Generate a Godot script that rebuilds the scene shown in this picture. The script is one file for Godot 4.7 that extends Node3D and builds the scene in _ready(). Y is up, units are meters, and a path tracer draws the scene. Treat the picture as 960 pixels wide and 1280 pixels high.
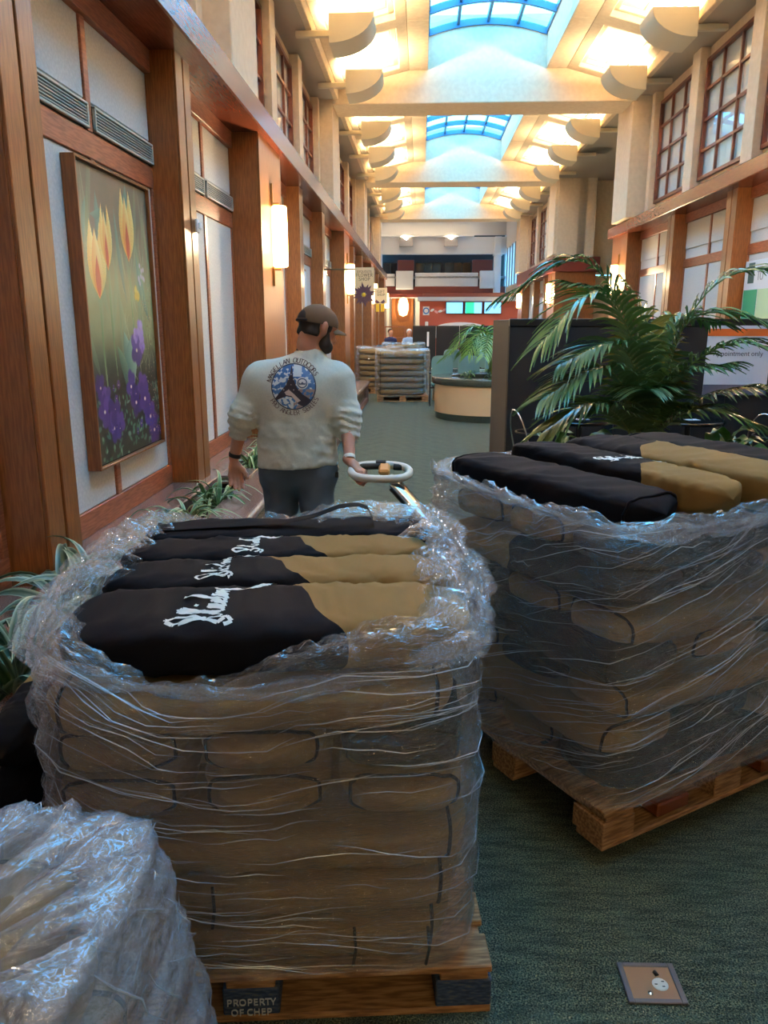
extends Node3D

# ------------------------------------------------------------------ mesh collector
class G:
	var v := PackedVector3Array()
	var n := PackedVector3Array()
	var t := PackedVector2Array()
	var c := PackedColorArray()
	var ix := PackedInt32Array()
	var has_col := false
	func vert(p: Vector3, nn: Vector3, uv := Vector2.ZERO, col := Color.WHITE) -> int:
		v.append(p); n.append(nn); t.append(uv); c.append(col)
		return v.size() - 1
	func tri(a: Vector3, b: Vector3, d: Vector3, hint: Vector3, col := Color.WHITE) -> void:
		var nn := (d - a).cross(b - a)
		if nn.length_squared() < 1e-16: return
		if nn.dot(hint) < 0.0:
			var s := b; b = d; d = s; nn = -nn
		nn = nn.normalized()
		var i := v.size()
		vert(a, nn, Vector2.ZERO, col); vert(b, nn, Vector2.ZERO, col); vert(d, nn, Vector2.ZERO, col)
		ix.append(i); ix.append(i + 1); ix.append(i + 2)
	func quad(a: Vector3, b: Vector3, d: Vector3, e: Vector3, hint: Vector3, col := Color.WHITE) -> void:
		var nn := (d - a).cross(b - a) + (e - a).cross(d - a)
		if nn.dot(hint) < 0.0:
			var s := b; b = e; e = s; nn = -nn
		nn = nn.normalized()
		var i := v.size()
		vert(a, nn, Vector2(0, 1), col); vert(b, nn, Vector2(0, 0), col); vert(d, nn, Vector2(1, 0), col); vert(e, nn, Vector2(1, 1), col)
		for k in [0, 1, 2, 0, 2, 3]: ix.append(i + k)
	func box(at: Vector3, s: Vector3, b := 0.0, basis := Basis(), col := Color.WHITE) -> void:
		var h := s * 0.5
		b = minf(b, minf(h.x, minf(h.y, h.z)) * 0.9)
		var P := func(sg: Vector3, ax: int) -> Vector3:
			var p := Vector3(sg.x * h.x, sg.y * h.y, sg.z * h.z)
			for k in 3:
				if k != ax: p[k] -= sg[k] * b
			return at + basis * p
		for ax in 3:
			var u := (ax + 1) % 3
			var w := (ax + 2) % 3
			for sgn in [-1.0, 1.0]:
				var q := []
				for o in [[-1.0, -1.0], [-1.0, 1.0], [1.0, 1.0], [1.0, -1.0]]:
					var sg := Vector3.ZERO
					sg[ax] = sgn; sg[u] = o[0]; sg[w] = o[1]
					q.append(P.call(sg, ax))
				var hint := Vector3.ZERO
				hint[ax] = sgn
				quad(q[0], q[1], q[2], q[3], basis * hint, col)
			if b > 0.0:
				for o in [[-1.0, -1.0], [-1.0, 1.0], [1.0, 1.0], [1.0, -1.0]]:
					var s0 := Vector3.ZERO
					s0[u] = o[0]; s0[w] = o[1]
					var s1 := s0
					s0[ax] = -1.0; s1[ax] = 1.0
					quad(P.call(s0, u), P.call(s0, w), P.call(s1, w), P.call(s1, u), basis * (s0 + s1), col)
		if b > 0.0:
			for i in 8:
				var sg := Vector3(1.0 if i & 1 else -1.0, 1.0 if i & 2 else -1.0, 1.0 if i & 4 else -1.0)
				tri(P.call(sg, 0), P.call(sg, 1), P.call(sg, 2), basis * sg, col)
	func bar(a: Vector3, b: Vector3, w: float, h: float, bev := 0.0, upv := Vector3.UP) -> void:
		var d := b - a
		var z := d.normalized()
		if absf(z.dot(upv)) > 0.98: upv = Vector3.RIGHT
		var x := upv.cross(z).normalized()
		box((a + b) * 0.5, Vector3(w, h, d.length()), bev, Basis(x, z.cross(x), z))
	# smooth grid of points fn(i, j), (nu + 1) x (nv + 1)
	func grid(nu: int, nv: int, fn: Callable, flip := false, colfn = null, wrap_u := false, uvs := Vector2.ONE) -> void:
		var o := v.size()
		var w := nu + 1
		for j in nv + 1:
			for i in nu + 1:
				var p: Vector3 = fn.call(0 if wrap_u and i == nu else i, j)
				v.append(p); n.append(Vector3.ZERO); t.append(Vector2(float(i) / nu * uvs.x, float(j) / nv * uvs.y))
				c.append(colfn.call(i, j) if colfn != null else Color.WHITE)
		for j in nv:
			for i in nu:
				var a := o + j * w + i
				var b := a + 1
				var d := a + w + 1
				var e := a + w
				for q in [[a, b, d], [a, d, e]]:
					var i0: int = q[0]
					var i1: int = q[2] if flip else q[1]
					var i2: int = q[1] if flip else q[2]
					var nn := (v[i2] - v[i0]).cross(v[i1] - v[i0])
					n[i0] += nn; n[i1] += nn; n[i2] += nn
					ix.append(i0); ix.append(i1); ix.append(i2)
		if wrap_u:
			for j in nv + 1:
				var a := o + j * w
				var s := n[a] + n[a + nu]
				n[a] = s; n[a + nu] = s
		for k in range(o, v.size()):
			n[k] = n[k].normalized() if n[k].length_squared() > 0.0 else Vector3.UP
	func tube(pts: Array, rad, sides := 8, caps := true, col := Color.WHITE, squash := 1.0) -> void:
		var m := pts.size()
		var side := Vector3.ZERO
		var fr := []
		for k in m:
			var d: Vector3 = (pts[mini(k + 1, m - 1)] - pts[maxi(k - 1, 0)]).normalized()
			if side == Vector3.ZERO:
				side = d.cross(Vector3.UP)
				if side.length() < 0.1: side = d.cross(Vector3.RIGHT)
			side = (side - d * side.dot(d)).normalized()
			fr.append([side, side.cross(d).normalized()])
		var R := func(k: int) -> float: return rad[k] if rad is Array else rad
		var cf := func(_i, _j): return col
		grid(sides, m - 1, func(i, j):
			var a: float = TAU * i / sides
			return pts[j] + (fr[j][0] * cos(a) + fr[j][1] * sin(a) * squash) * R.call(j), false, cf, true)
		if caps:
			for e in [0, m - 1]:
				var hint: Vector3 = (pts[0] - pts[1]) if e == 0 else (pts[m - 1] - pts[m - 2])
				for i in sides:
					var a0 := TAU * i / sides
					var a1 := TAU * (i + 1) / sides
					tri(pts[e], pts[e] + (fr[e][0] * cos(a0) + fr[e][1] * sin(a0) * squash) * R.call(e), pts[e] + (fr[e][0] * cos(a1) + fr[e][1] * sin(a1) * squash) * R.call(e), hint, col)
	# profile of Vector2(radius, height), turned round y at "at"
	func lathe(prof: Array, sides := 24, at := Vector3.ZERO, col := Color.WHITE) -> void:
		var cf := func(_i, _j): return col
		grid(sides, prof.size() - 1, func(i, j):
			var a: float = TAU * i / sides
			return at + Vector3(cos(a) * prof[j].x, prof[j].y, sin(a) * prof[j].x), true, cf, true)
	# polygon in xy pushed along z by depth, then placed
	func prism(poly: PackedVector2Array, depth: float, xf := Transform3D(), col := Color.WHITE) -> void:
		var tr := Geometry2D.triangulate_polygon(poly)
		for s in [-0.5, 0.5]:
			for k in range(0, tr.size(), 3):
				var q := []
				for e in 3: q.append(xf * Vector3(poly[tr[k + e]].x, poly[tr[k + e]].y, s * depth))
				tri(q[0], q[1], q[2], xf.basis * Vector3(0, 0, s), col)
		var cw := Geometry2D.is_polygon_clockwise(poly)
		for k in poly.size():
			var a := poly[k]
			var b := poly[(k + 1) % poly.size()]
			var d := b - a
			var nn := Vector3(-d.y, d.x, 0) if cw else Vector3(d.y, -d.x, 0)
			quad(xf * Vector3(a.x, a.y, -depth / 2), xf * Vector3(b.x, b.y, -depth / 2), xf * Vector3(b.x, b.y, depth / 2), xf * Vector3(a.x, a.y, depth / 2), xf.basis * nn, col)
	func done() -> ArrayMesh:
		var m := ArrayMesh.new()
		if v.is_empty(): return m
		var a := []
		a.resize(Mesh.ARRAY_MAX)
		a[Mesh.ARRAY_VERTEX] = v; a[Mesh.ARRAY_NORMAL] = n; a[Mesh.ARRAY_TEX_UV] = t; a[Mesh.ARRAY_INDEX] = ix
		if has_col: a[Mesh.ARRAY_COLOR] = c
		m.add_surface_from_arrays(Mesh.PRIMITIVE_TRIANGLES, a)
		return m

# ------------------------------------------------------------------ scene helpers
var M := {}
var taken := {}
var box_cache := {}
var rng := RandomNumberGenerator.new()

func numbered(called: String) -> String:
	taken[called] = taken.get(called, -1) + 1
	return called if taken[called] == 0 else "%s_%03d" % [called, taken[called]]

func thing(called: String, label: String, category: String, at := Vector3.ZERO, turn := 0.0, group := "") -> Node3D:
	var o := Node3D.new()
	o.name = numbered(called)
	add_child(o)
	o.position = at
	o.rotation.y = turn
	o.set_meta("label", label); o.set_meta("category", category)
	if group: o.set_meta("group", group)
	return o

func setting(called: String) -> Node3D:
	var o := Node3D.new()
	o.name = called
	add_child(o)
	o.set_meta("kind", "structure")
	return o

func part(parent: Node3D, called: String, m, material: Material, label := "") -> MeshInstance3D:
	var o := MeshInstance3D.new()
	o.mesh = m.done() if m is G else m
	o.material_override = material
	o.name = called
	o.cast_shadow = GeometryInstance3D.SHADOW_CASTING_SETTING_ON
	parent.add_child(o, true)
	if label: o.set_meta("label", label)
	return o

func boxp(parent: Node3D, called: String, at: Vector3, s: Vector3, material: Material, b := 0.004, label := "") -> MeshInstance3D:
	var key := "%.3f %.3f %.3f %.4f" % [s.x, s.y, s.z, b]
	if not box_cache.has(key):
		var g := G.new()
		g.box(Vector3.ZERO, s, b)
		box_cache[key] = g.done()
	var o := part(parent, called, box_cache[key], material, label)
	o.position = at
	return o

# a box between two corners
func boxc(parent: Node3D, called: String, a: Vector3, b: Vector3, material: Material, bev := 0.004) -> MeshInstance3D:
	return boxp(parent, called, (a + b) * 0.5, (b - a).abs(), material, bev)

func copy_of(o: Node3D, called: String, label: String) -> Node3D:
	var c: Node3D = o.duplicate()
	c.name = numbered(called)
	add_child(c)
	c.set_meta("label", label)
	return c

func noise(freq: float, oct := 3, sd := 1, type := FastNoiseLite.TYPE_SIMPLEX_SMOOTH) -> FastNoiseLite:
	var f := FastNoiseLite.new()
	f.noise_type = type
	f.seed = sd
	f.frequency = freq
	f.fractal_octaves = oct
	return f

func noise_tex(freq: float, stops: Array, size := 512, oct := 4, sd := 1) -> NoiseTexture2D:
	var t := NoiseTexture2D.new()
	t.width = size; t.height = size
	t.seamless = true
	t.noise = noise(freq, oct, sd)
	var gr := Gradient.new()
	gr.offsets = PackedFloat32Array(stops.map(func(s): return s[0]))
	gr.colors = PackedColorArray(stops.map(func(s): return s[1]))
	t.color_ramp = gr
	return t

func normal_tex(freq: float, strength: float, size := 512, oct := 4, sd := 1) -> NoiseTexture2D:
	var t := NoiseTexture2D.new()
	t.width = size; t.height = size
	t.seamless = true
	t.noise = noise(freq, oct, sd)
	t.as_normal_map = true
	t.bump_strength = strength
	return t

func mat(called: String, col: Color, rough := 0.7, spec := 0.5, metal := 0.0) -> StandardMaterial3D:
	var m := StandardMaterial3D.new()
	m.resource_name = called
	m.albedo_color = col
	m.roughness = rough
	m.metallic = metal
	m.metallic_specular = spec
	M[called] = m
	return m

# triplanar colour from a noise ramp
func tex_mat(called: String, tex: Texture2D, scale: Vector3, rough := 0.7, world := true, spec := 0.5) -> StandardMaterial3D:
	var m := mat(called, Color.WHITE, rough, spec)
	m.albedo_texture = tex
	m.uv1_triplanar = true
	m.uv1_world_triplanar = world
	m.uv1_scale = scale
	return m

func c8(r: int, g: int, b: int) -> Color:
	return Color(r / 255.0, g / 255.0, b / 255.0)

func glow(called: String, col: Color, e: float) -> StandardMaterial3D:
	var m := mat(called, col, 0.5)
	m.emission_enabled = true
	m.emission = col
	m.emission_energy_multiplier = e
	return m

func lamp(l: Light3D, at: Vector3, col: Color, e: float, parent: Node3D = self) -> void:
	l.light_color = col
	l.light_energy = e
	l.shadow_enabled = true
	if l is OmniLight3D: l.omni_range = 60.0; l.omni_attenuation = 2.0
	if l is SpotLight3D: l.spot_range = 60.0; l.spot_attenuation = 2.0
	if l is AreaLight3D: l.area_range = 60.0; l.area_attenuation = 2.0
	l.name = "lamp_light"
	parent.add_child(l, true)
	l.position = at

const WARM := Color(1.0, 0.9, 0.72)
const BAYS := [0.9, -8.3, -17.3, -26.5, -35.7]        # near faces of the beams

func _ready() -> void:
	rng.seed = 7
	var cam := Camera3D.new()
	cam.name = "camera"
	cam.fov = 66.83
	cam.near = 0.05; cam.far = 200.0
	cam.position = Vector3(0, 1.7, 0)
	cam.rotation = Vector3(deg_to_rad(-13.786), deg_to_rad(2.694), 0)
	add_child(cam)
	cam.current = true
	var env := Environment.new()
	env.tonemap_mode = Environment.TONE_MAPPER_LINEAR
	env.tonemap_exposure = 1.9
	env.sdfgi_enabled = true; env.ssao_enabled = true; env.ssil_enabled = true
	env.background_mode = Environment.BG_SKY
	var sky := Sky.new()
	var sm := ProceduralSkyMaterial.new()
	sm.sky_top_color = Color(0.293, 0.634, 0.843)
	sm.sky_horizon_color = Color(0.307, 0.643, 0.843)
	sm.ground_bottom_color = Color(0.2, 0.2, 0.2)
	sm.ground_horizon_color = Color(0.4, 0.4, 0.4)
	sm.sky_energy_multiplier = 1.0
	sky.sky_material = sm
	env.sky = sky
	env.background_energy_multiplier = 11.50
	var we := WorldEnvironment.new()
	we.name = "environment"
	we.environment = env
	add_child(we)
	materials()
	shell()
	skylights()
	downlights()
	uplights()
	left_wall()
	right_wall()
	far_end()
	sconces()
	furnishing()
	pallets()
	worker()
	plants()

func materials() -> void:
	tex_mat("wood", noise_tex(0.02, [[0.25, c8(122, 70, 33)], [0.5, c8(134, 79, 38)], [0.75, c8(146, 89, 45)]], 512, 5, 3), Vector3(6, 0.5, 6), 0.34)
	tex_mat("wood_long", noise_tex(0.02, [[0.25, c8(110, 51, 32)], [0.5, c8(117, 56, 36)], [0.75, c8(124, 61, 40)]], 512, 5, 4), Vector3(6, 6, 0.5), 0.26, true, 0.35)
	tex_mat("wood_rail", noise_tex(0.02, [[0.25, c8(140, 74, 46)], [0.5, c8(158, 88, 58)], [0.75, c8(172, 100, 68)]], 512, 5, 5), Vector3(6, 6, 0.6), 0.4)
	tex_mat("panel", noise_tex(0.05, [[0.2, c8(198, 192, 186)], [0.8, c8(212, 206, 200)]], 256, 4, 6), Vector3(3, 3, 3), 0.9)
	tex_mat("plaster", noise_tex(0.03, [[0.2, c8(214, 190, 160)], [0.8, c8(222, 199, 170)]], 256, 4, 7), Vector3(1, 1, 1), 0.85)
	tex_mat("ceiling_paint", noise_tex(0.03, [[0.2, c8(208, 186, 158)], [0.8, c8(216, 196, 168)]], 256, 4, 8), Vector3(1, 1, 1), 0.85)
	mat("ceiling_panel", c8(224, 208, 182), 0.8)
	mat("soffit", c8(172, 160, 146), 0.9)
	mat("white_paint", c8(226, 224, 226), 0.8)
	mat("grey_paint", c8(150, 146, 148), 0.8)
	mat("dark_glass", c8(22, 22, 26), 0.08)
	mat("recess", c8(58, 52, 52), 0.9)
	mat("mahogany", c8(112, 44, 36), 0.4)
	mat("window_wood", c8(112, 56, 36), 0.4)
	mat("steel_blue", c8(70, 112, 150), 0.4)
	mat("blind", c8(214, 217, 212), 0.9)
	mat("vent_frame", c8(196, 186, 170), 0.5)
	mat("vent_dark", c8(58, 54, 52), 0.8)
	mat("black", c8(18, 18, 20), 0.7)
	mat("black_metal", c8(20, 20, 22), 0.35)
	mat("charcoal", c8(52, 50, 50), 0.85)
	mat("chrome", c8(200, 204, 210), 0.15, 0.5, 1.0)
	var gl := mat("glass", Color(0.75, 0.85, 0.9, 0.08), 0.02)
	gl.transparency = BaseMaterial3D.TRANSPARENCY_ALPHA
	var fr := mat("frosted", c8(226, 228, 230), 0.9)
	fr.backlight_enabled = true
	fr.backlight = Color(0.9, 0.9, 0.9)
	var carpet := tex_mat("carpet", noise_tex(0.16, [[0.2, c8(30, 40, 36)], [0.42, c8(74, 91, 79)], [0.58, c8(99, 115, 99)], [0.8, c8(152, 150, 122)]], 1024, 3, 9), Vector3(0.9, 0.9, 0.9), 0.95)
	carpet.normal_enabled = true
	carpet.normal_texture = normal_tex(0.2, 12.0, 1024, 2, 10)
	carpet.normal_scale = 1.0
	carpet.detail_enabled = true
	carpet.detail_blend_mode = BaseMaterial3D.BLEND_MODE_MUL
	carpet.uv2_triplanar = true; carpet.uv2_world_triplanar = true
	carpet.uv2_scale = Vector3(0.35, 0.35, 2.2)
	carpet.detail_uv_layer = BaseMaterial3D.DETAIL_UV_2
	carpet.detail_albedo = noise_tex(0.03, [[0.2, c8(190, 196, 196)], [0.5, c8(232, 232, 232)], [0.8, c8(255, 255, 250)]], 512, 4, 11)
	tex_mat("granite", noise_tex(0.12, [[0.2, c8(70, 48, 44)], [0.45, c8(124, 92, 82)], [0.6, c8(146, 112, 100)], [0.8, c8(176, 146, 132)]], 512, 5, 12), Vector3(2.5, 2.5, 2.5), 0.16)
	tex_mat("green_granite", noise_tex(0.1, [[0.25, c8(24, 32, 30)], [0.5, c8(54, 66, 60)], [0.8, c8(110, 116, 106)]], 512, 5, 13), Vector3(2.5, 2.5, 2.5), 0.12)
	tex_mat("soil", noise_tex(0.15, [[0.3, c8(20, 14, 10)], [0.7, c8(52, 38, 28)]], 256, 4, 14), Vector3(3, 3, 3), 1.0)

# ------------------------------------------------------------------ floor, ceiling, outer walls
func shell() -> void:
	var fl := setting("floor")
	boxc(fl, "carpet", Vector3(-2.6, -0.2, 6.0), Vector3(12.2, 0, -49.0), M.carpet, 0.0)
	var wn := setting("wall_near")
	boxc(wn, "wall", Vector3(-2.6, 0, 5.8), Vector3(5.2, 8.0, 6.0), M.panel, 0.0)
	var wt := setting("wall_transept")
	boxc(wt, "end_wall", Vector3(12.0, 0, -19.0), Vector3(12.2, 6.2, -27.4), M.plaster, 0.0)
	boxc(wt, "side_wall", Vector3(5.0, 0, -19.0), Vector3(12.2, 6.2, -19.2), M.plaster, 0.0)
	boxc(wt, "panel", Vector3(6.3, 3.2, -27.0), Vector3(12.0, 6.2, -27.2), M.plaster, 0.01)
	boxc(wt, "panel", Vector3(5.4, 3.2, -27.02), Vector3(6.28, 6.2, -27.2), M.plaster, 0.01)
	boxc(wt, "panel", Vector3(5.4, 0, -27.02), Vector3(12.0, 3.18, -27.2), M.plaster, 0.01)
	var ce := setting("ceiling")
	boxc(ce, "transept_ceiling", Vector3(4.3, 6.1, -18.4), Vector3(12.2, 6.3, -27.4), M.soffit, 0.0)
	boxc(ce, "far_ceiling", Vector3(-2.8, 7.4, -36.5), Vector3(5.2, 7.6, -49.0), M.white_paint, 0.0)
	for k in BAYS.size():
		var z0: float = BAYS[k]
		# beam with its raised middle, and the columns under its ends
		boxc(ce, "beam", Vector3(-1.87, 6.0, z0), Vector3(4.3, 7.6, z0 - 1.0), M.ceiling_paint, 0.015)
		for s in [[-2.5, -1.87], [4.2, 4.95]]:
			boxc(ce, "column", Vector3(s[0], 3.8, z0 - 0.02), Vector3(s[1], 6.3, z0 - 1.25), M.plaster, 0.01)
		if k == BAYS.size() - 1: continue
		var za := z0 - 1.0
		var zb: float = BAYS[k + 1]
		var side := 0
		for sx in [[-1.85, -0.3, 0.07, -2.5], [4.2, 2.83, 2.43, 4.95]]:
			side += 1
			var dirx := signf(sx[1] - sx[0])
			# soffit by the windows, with its lip, and the flat strip by the skylight
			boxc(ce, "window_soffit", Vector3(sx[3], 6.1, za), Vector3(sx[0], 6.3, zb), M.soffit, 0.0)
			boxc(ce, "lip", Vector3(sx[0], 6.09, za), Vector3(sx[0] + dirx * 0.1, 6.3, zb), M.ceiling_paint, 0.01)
			var nstrip := 3
			var len := (za - zb) / nstrip
			for q in nstrip:
				boxc(ce, "strip_panel", Vector3(sx[1], 6.61, za - q * len - 0.006), Vector3(sx[2], 6.75, za - (q + 1) * len + 0.006), M.ceiling_paint, 0.006)
			boxc(ce, "well_wall", Vector3(sx[2], 6.75, za), Vector3(sx[2] - dirx * 0.2, 7.36, zb), M.ceiling_paint, 0.0)
			# sloping side: a frame round three coffers, panels set back
			var p0 := Vector2(sx[0] + dirx * 0.1, 6.27)
			var p1 := Vector2(sx[1], 6.61)
			var sl := p1 - p0
			var L := sl.length()
			var ux := Vector3(sl.x, sl.y, 0) / L
			var un := Vector3(-ux.y, ux.x, 0) * dirx      # up
			var bas := Basis(ux, un, ux.cross(un))
			var W := func(a: float, z: float, h: float) -> Vector3: return Vector3(p0.x, p0.y, z) + ux * a + un * h
			var back := G.new()
			back.box(W.call(L / 2, (za + zb) / 2, 0.24), Vector3(L + 0.3, 0.08, za - zb), 0.0, bas)
			part(ce, "coffer_back", back, M.ceiling_paint)
			for a in [[0.0, 0.16], [L - 0.2, L]]:
				var g := G.new()
				g.box(W.call((a[0] + a[1]) / 2, (za + zb) / 2, 0.1), Vector3(a[1] - a[0], 0.2, za - zb), 0.01, bas)
				part(ce, "coffer_rail", g, M.ceiling_paint)
			for q in 4:
				var zz := za - q * len
				var g := G.new()
				var w := 0.42 if q > 0 and q < 3 else 0.3
				var zc := clampf(zz, zb + w / 2, za - w / 2)
				g.box(W.call(L / 2, zc, 0.1), Vector3(L - 0.36, 0.2, w), 0.01, bas)
				part(ce, "coffer_rib", g, M.ceiling_paint)
			for q in 3:
				var zc := za - (q + 0.5) * len
				var fl2 := G.new()
				var cl := len - 0.5
				var ca := (0.16 + L - 0.2) / 2
				var cw := L - 0.36
				for e in [-1, 1]:
					fl2.box(W.call(ca, zc + e * (cl / 2 - 0.05), 0.12), Vector3(cw, 0.08, 0.1), 0.01, bas)
					fl2.box(W.call(ca + e * (cw / 2 - 0.05), zc, 0.12), Vector3(0.1, 0.08, cl), 0.01, bas)
				part(ce, "coffer_moulding", fl2, M.ceiling_paint)
				for e in [-1, 1]:
					for f in [-1, 1]:
						var pn := G.new()
						pn.box(W.call(ca + e * (cw - 0.2) / 4, zc + f * (cl - 0.2) / 4, 0.17), Vector3((cw - 0.2) / 2 - 0.012, 0.04, (cl - 0.2) / 2 - 0.012), 0.006, bas)
						part(ce, "coffer_panel", pn, M.ceiling_panel)
	# the lower ceiling over the camera's end of the hall, and the bulkhead above it
	boxc(ce, "near_ceiling", Vector3(-2.0, 3.9, 5.8), Vector3(4.95, 4.1, -1.0), M.ceiling_panel, 0.0)
	boxc(ce, "bulkhead", Vector3(-2.6, 4.1, -0.8), Vector3(5.2, 7.6, -1.0), M.ceiling_paint, 0.0)

func skylights() -> void:
	for k in 4:
		var za: float = BAYS[k] - 1.0
		var zb: float = BAYS[k + 1]
		var o := setting("window_%d" % (k + 1))
		var x0 := 0.07
		var x1 := 2.43
		var Y := func(t: float) -> float: return 7.32 + 0.2 * (1.0 - pow(2.0 * t - 1.0, 2.0))
		var nx := 4
		var nz := 7
		for i in nx + 1:
			var t := float(i) / nx
			boxc(o, "glazing_bar", Vector3(lerpf(x0, x1, t) - 0.03, Y.call(t) - 0.07, za), Vector3(lerpf(x0, x1, t) + 0.03, Y.call(t) + 0.03, zb), M.steel_blue, 0.006)
		for j in nz + 1:
			var z := lerpf(za, zb, float(j) / nz)
			var g := G.new()
			for i in 10:
				var a := i / 10.0
				var b := (i + 1) / 10.0
				g.bar(Vector3(lerpf(x0, x1, a), Y.call(a) - 0.05, z), Vector3(lerpf(x0, x1, b), Y.call(b) - 0.05, z), 0.07, 0.12)
			part(o, "rib", g, M.steel_blue)
		for i in nx:
			var a := float(i) / nx
			var b := float(i + 1) / nx
			var dz := (za - zb) / nz
			var g := G.new()
			var pa := Vector3(lerpf(x0, x1, a), Y.call(a), dz / 2)
			var pb := Vector3(lerpf(x0, x1, b), Y.call(b), dz / 2)
			g.quad(pa, pb, pb - Vector3(0, 0, dz), pa - Vector3(0, 0, dz), Vector3.DOWN)
			var me := g.done()
			for j in nz:
				part(o, "pane", me, M.glass).position.z = za - (j + 0.5) * dz

func uplights() -> void:
	var tint := mat("fixture_paint", c8(196, 184, 160), 0.6)
	var tube := glow("lamp_tube", Color(1.0, 0.9, 0.7), 6.0)
	# quarter-drum trough open at the top: the drum's round side hangs below, axis along the hall
	var wid := 0.68
	var hgt := 0.40
	var dep := 0.7
	var body := G.new()
	var n := 14
	for layer in [0.0, 0.02]:
		var w: float = wid - layer
		var h: float = hgt - layer
		body.grid(n, 1, func(i, j):
			var a: float = PI / 2 * i / n
			return Vector3(sin(a) * w, -cos(a) * h, (j - 0.5) * (dep - layer * 2)), layer == 0.0)
	for z in [-dep / 2, dep / 2]:
		var poly := PackedVector2Array([Vector2(0, 0), Vector2(0, -hgt)])
		for i in range(1, n + 1):
			var a := PI / 2 * i / n
			poly.append(Vector2(sin(a) * wid, -cos(a) * hgt))
		body.prism(poly, 0.02, Transform3D(Basis(), Vector3(0, 0, z)))
	body.box(Vector3(0.01, -hgt / 2, 0), Vector3(0.02, hgt, dep))
	var bm := body.done()
	var arm := G.new()
	arm.box(Vector3(-0.28, -0.17, 0), Vector3(0.55, 0.09, 0.09), 0.01)
	var am := arm.done()
	var tb := G.new()
	tb.tube([Vector3(0.22, -0.12, -0.25), Vector3(0.22, -0.12, 0.25)], 0.025, 8)
	var tm := tb.done()
	var nth := ["first", "second", "third"]
	var bayn := ["overhead", "nearest", "middle", "farthest"]
	for k in 4:
		for q in 3:
			for s in [-1, 1]:
				var z: float = BAYS[k + 1] + 1.2 + q * 2.7
				var x := -1.45 if s < 0 else 4.03
				var t := thing("uplight", "beige quarter drum uplight, %s side, %s from the beam of the %s skylight bay" % ["left" if s < 0 else "right", nth[q], bayn[k]], "lamp", Vector3(x, 6.2, z), 0.0 if s < 0 else PI, "uplights below the ceiling coffers")
				part(t, "trough", bm, tint)
				part(t, "arm", am, tint)
				part(t, "lamp_tube", tm, tube)
				var l := AreaLight3D.new()
				l.area_size = Vector2(0.4, 0.5)
				l.rotation.x = PI / 2
				lamp(l, Vector3(0.28, -0.06, 0), WARM, 9.6, t)

func downlights() -> void:
	# long lamps set across the low ceiling above and behind the camera
	var gl := glow("lamp_diffuser", Color(1.0, 0.86, 0.62), 12.0)
	var k := 0
	for z in [1.9, 3.5, 5.1]:
		var t := thing("ceiling_strip_lamp", "long warm strip lamp across the low ceiling, %s of three" % ["nearest", "middle", "rearmost"][k], "lamp", Vector3(1.2, 3.9, z), 0.0, "strip lamps in the low ceiling")
		boxp(t, "housing", Vector3(0, -0.02, 0), Vector3(3.7, 0.04, 0.09), M.white_paint, 0.006)
		boxp(t, "lamp_diffuser", Vector3(0, -0.045, 0), Vector3(3.6, 0.01, 0.035), gl, 0.0)
		var l := AreaLight3D.new()
		l.area_size = Vector2(3.6, 0.035)
		l.rotation.x = -PI / 2
		lamp(l, Vector3(0, -0.06, 0), Color(1.0, 0.86, 0.62), 0.8, t)
		k += 1

# ------------------------------------------------------------------ side walls
func pilaster(o: Node3D, xw: float, xf: float, z0: float, z1: float, y0: float, y1: float) -> void:
	# a boxed post whose face is two boards with a dark groove between
	var s := signf(xf - xw)
	boxc(o, "pilaster", Vector3(xw, y0, z0), Vector3(xf - s * 0.02, y1, z1), M.wood, 0.003)
	if absf(z0 - z1) > 0.8:
		boxc(o, "board", Vector3(xf - s * 0.02, y0, z0), Vector3(xf, y1, z1), M.wood, 0.004)
		return
	var m := lerpf(z0, z1, 0.52)
	boxc(o, "board", Vector3(xf - s * 0.02, y0, z0), Vector3(xf, y1, m + 0.012), M.wood, 0.004)
	boxc(o, "board", Vector3(xf - s * 0.02, y0, m - 0.012), Vector3(xf, y1, z1), M.wood, 0.004)

func vent(label: String, at: Vector3, len: float, s: float) -> void:
	var t := thing("air_vent", label, "vent", at, 0.0, "air vents in the panelled wall")
	boxp(t, "backing", Vector3(s * 0.006, 0.07, 0), Vector3(0.012, 0.14, len), M.vent_dark, 0.0)
	var f := G.new()
	for y in [0.008, 0.132]: f.box(Vector3(s * 0.015, y, 0), Vector3(0.03, 0.016, len), 0.003)
	for z in [-1, 1]: f.box(Vector3(s * 0.015, 0.07, z * (len / 2 - 0.008)), Vector3(0.03, 0.14, 0.016), 0.003)
	part(t, "frame", f, M.vent_frame)
	var sl := G.new()
	for k in 6: sl.box(Vector3(s * 0.014, 0.028 + k * 0.017, 0), Vector3(0.018, 0.005, len - 0.03), 0.0)
	part(t, "slats", sl, M.vent_frame).set_meta("kind", "stuff")

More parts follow.
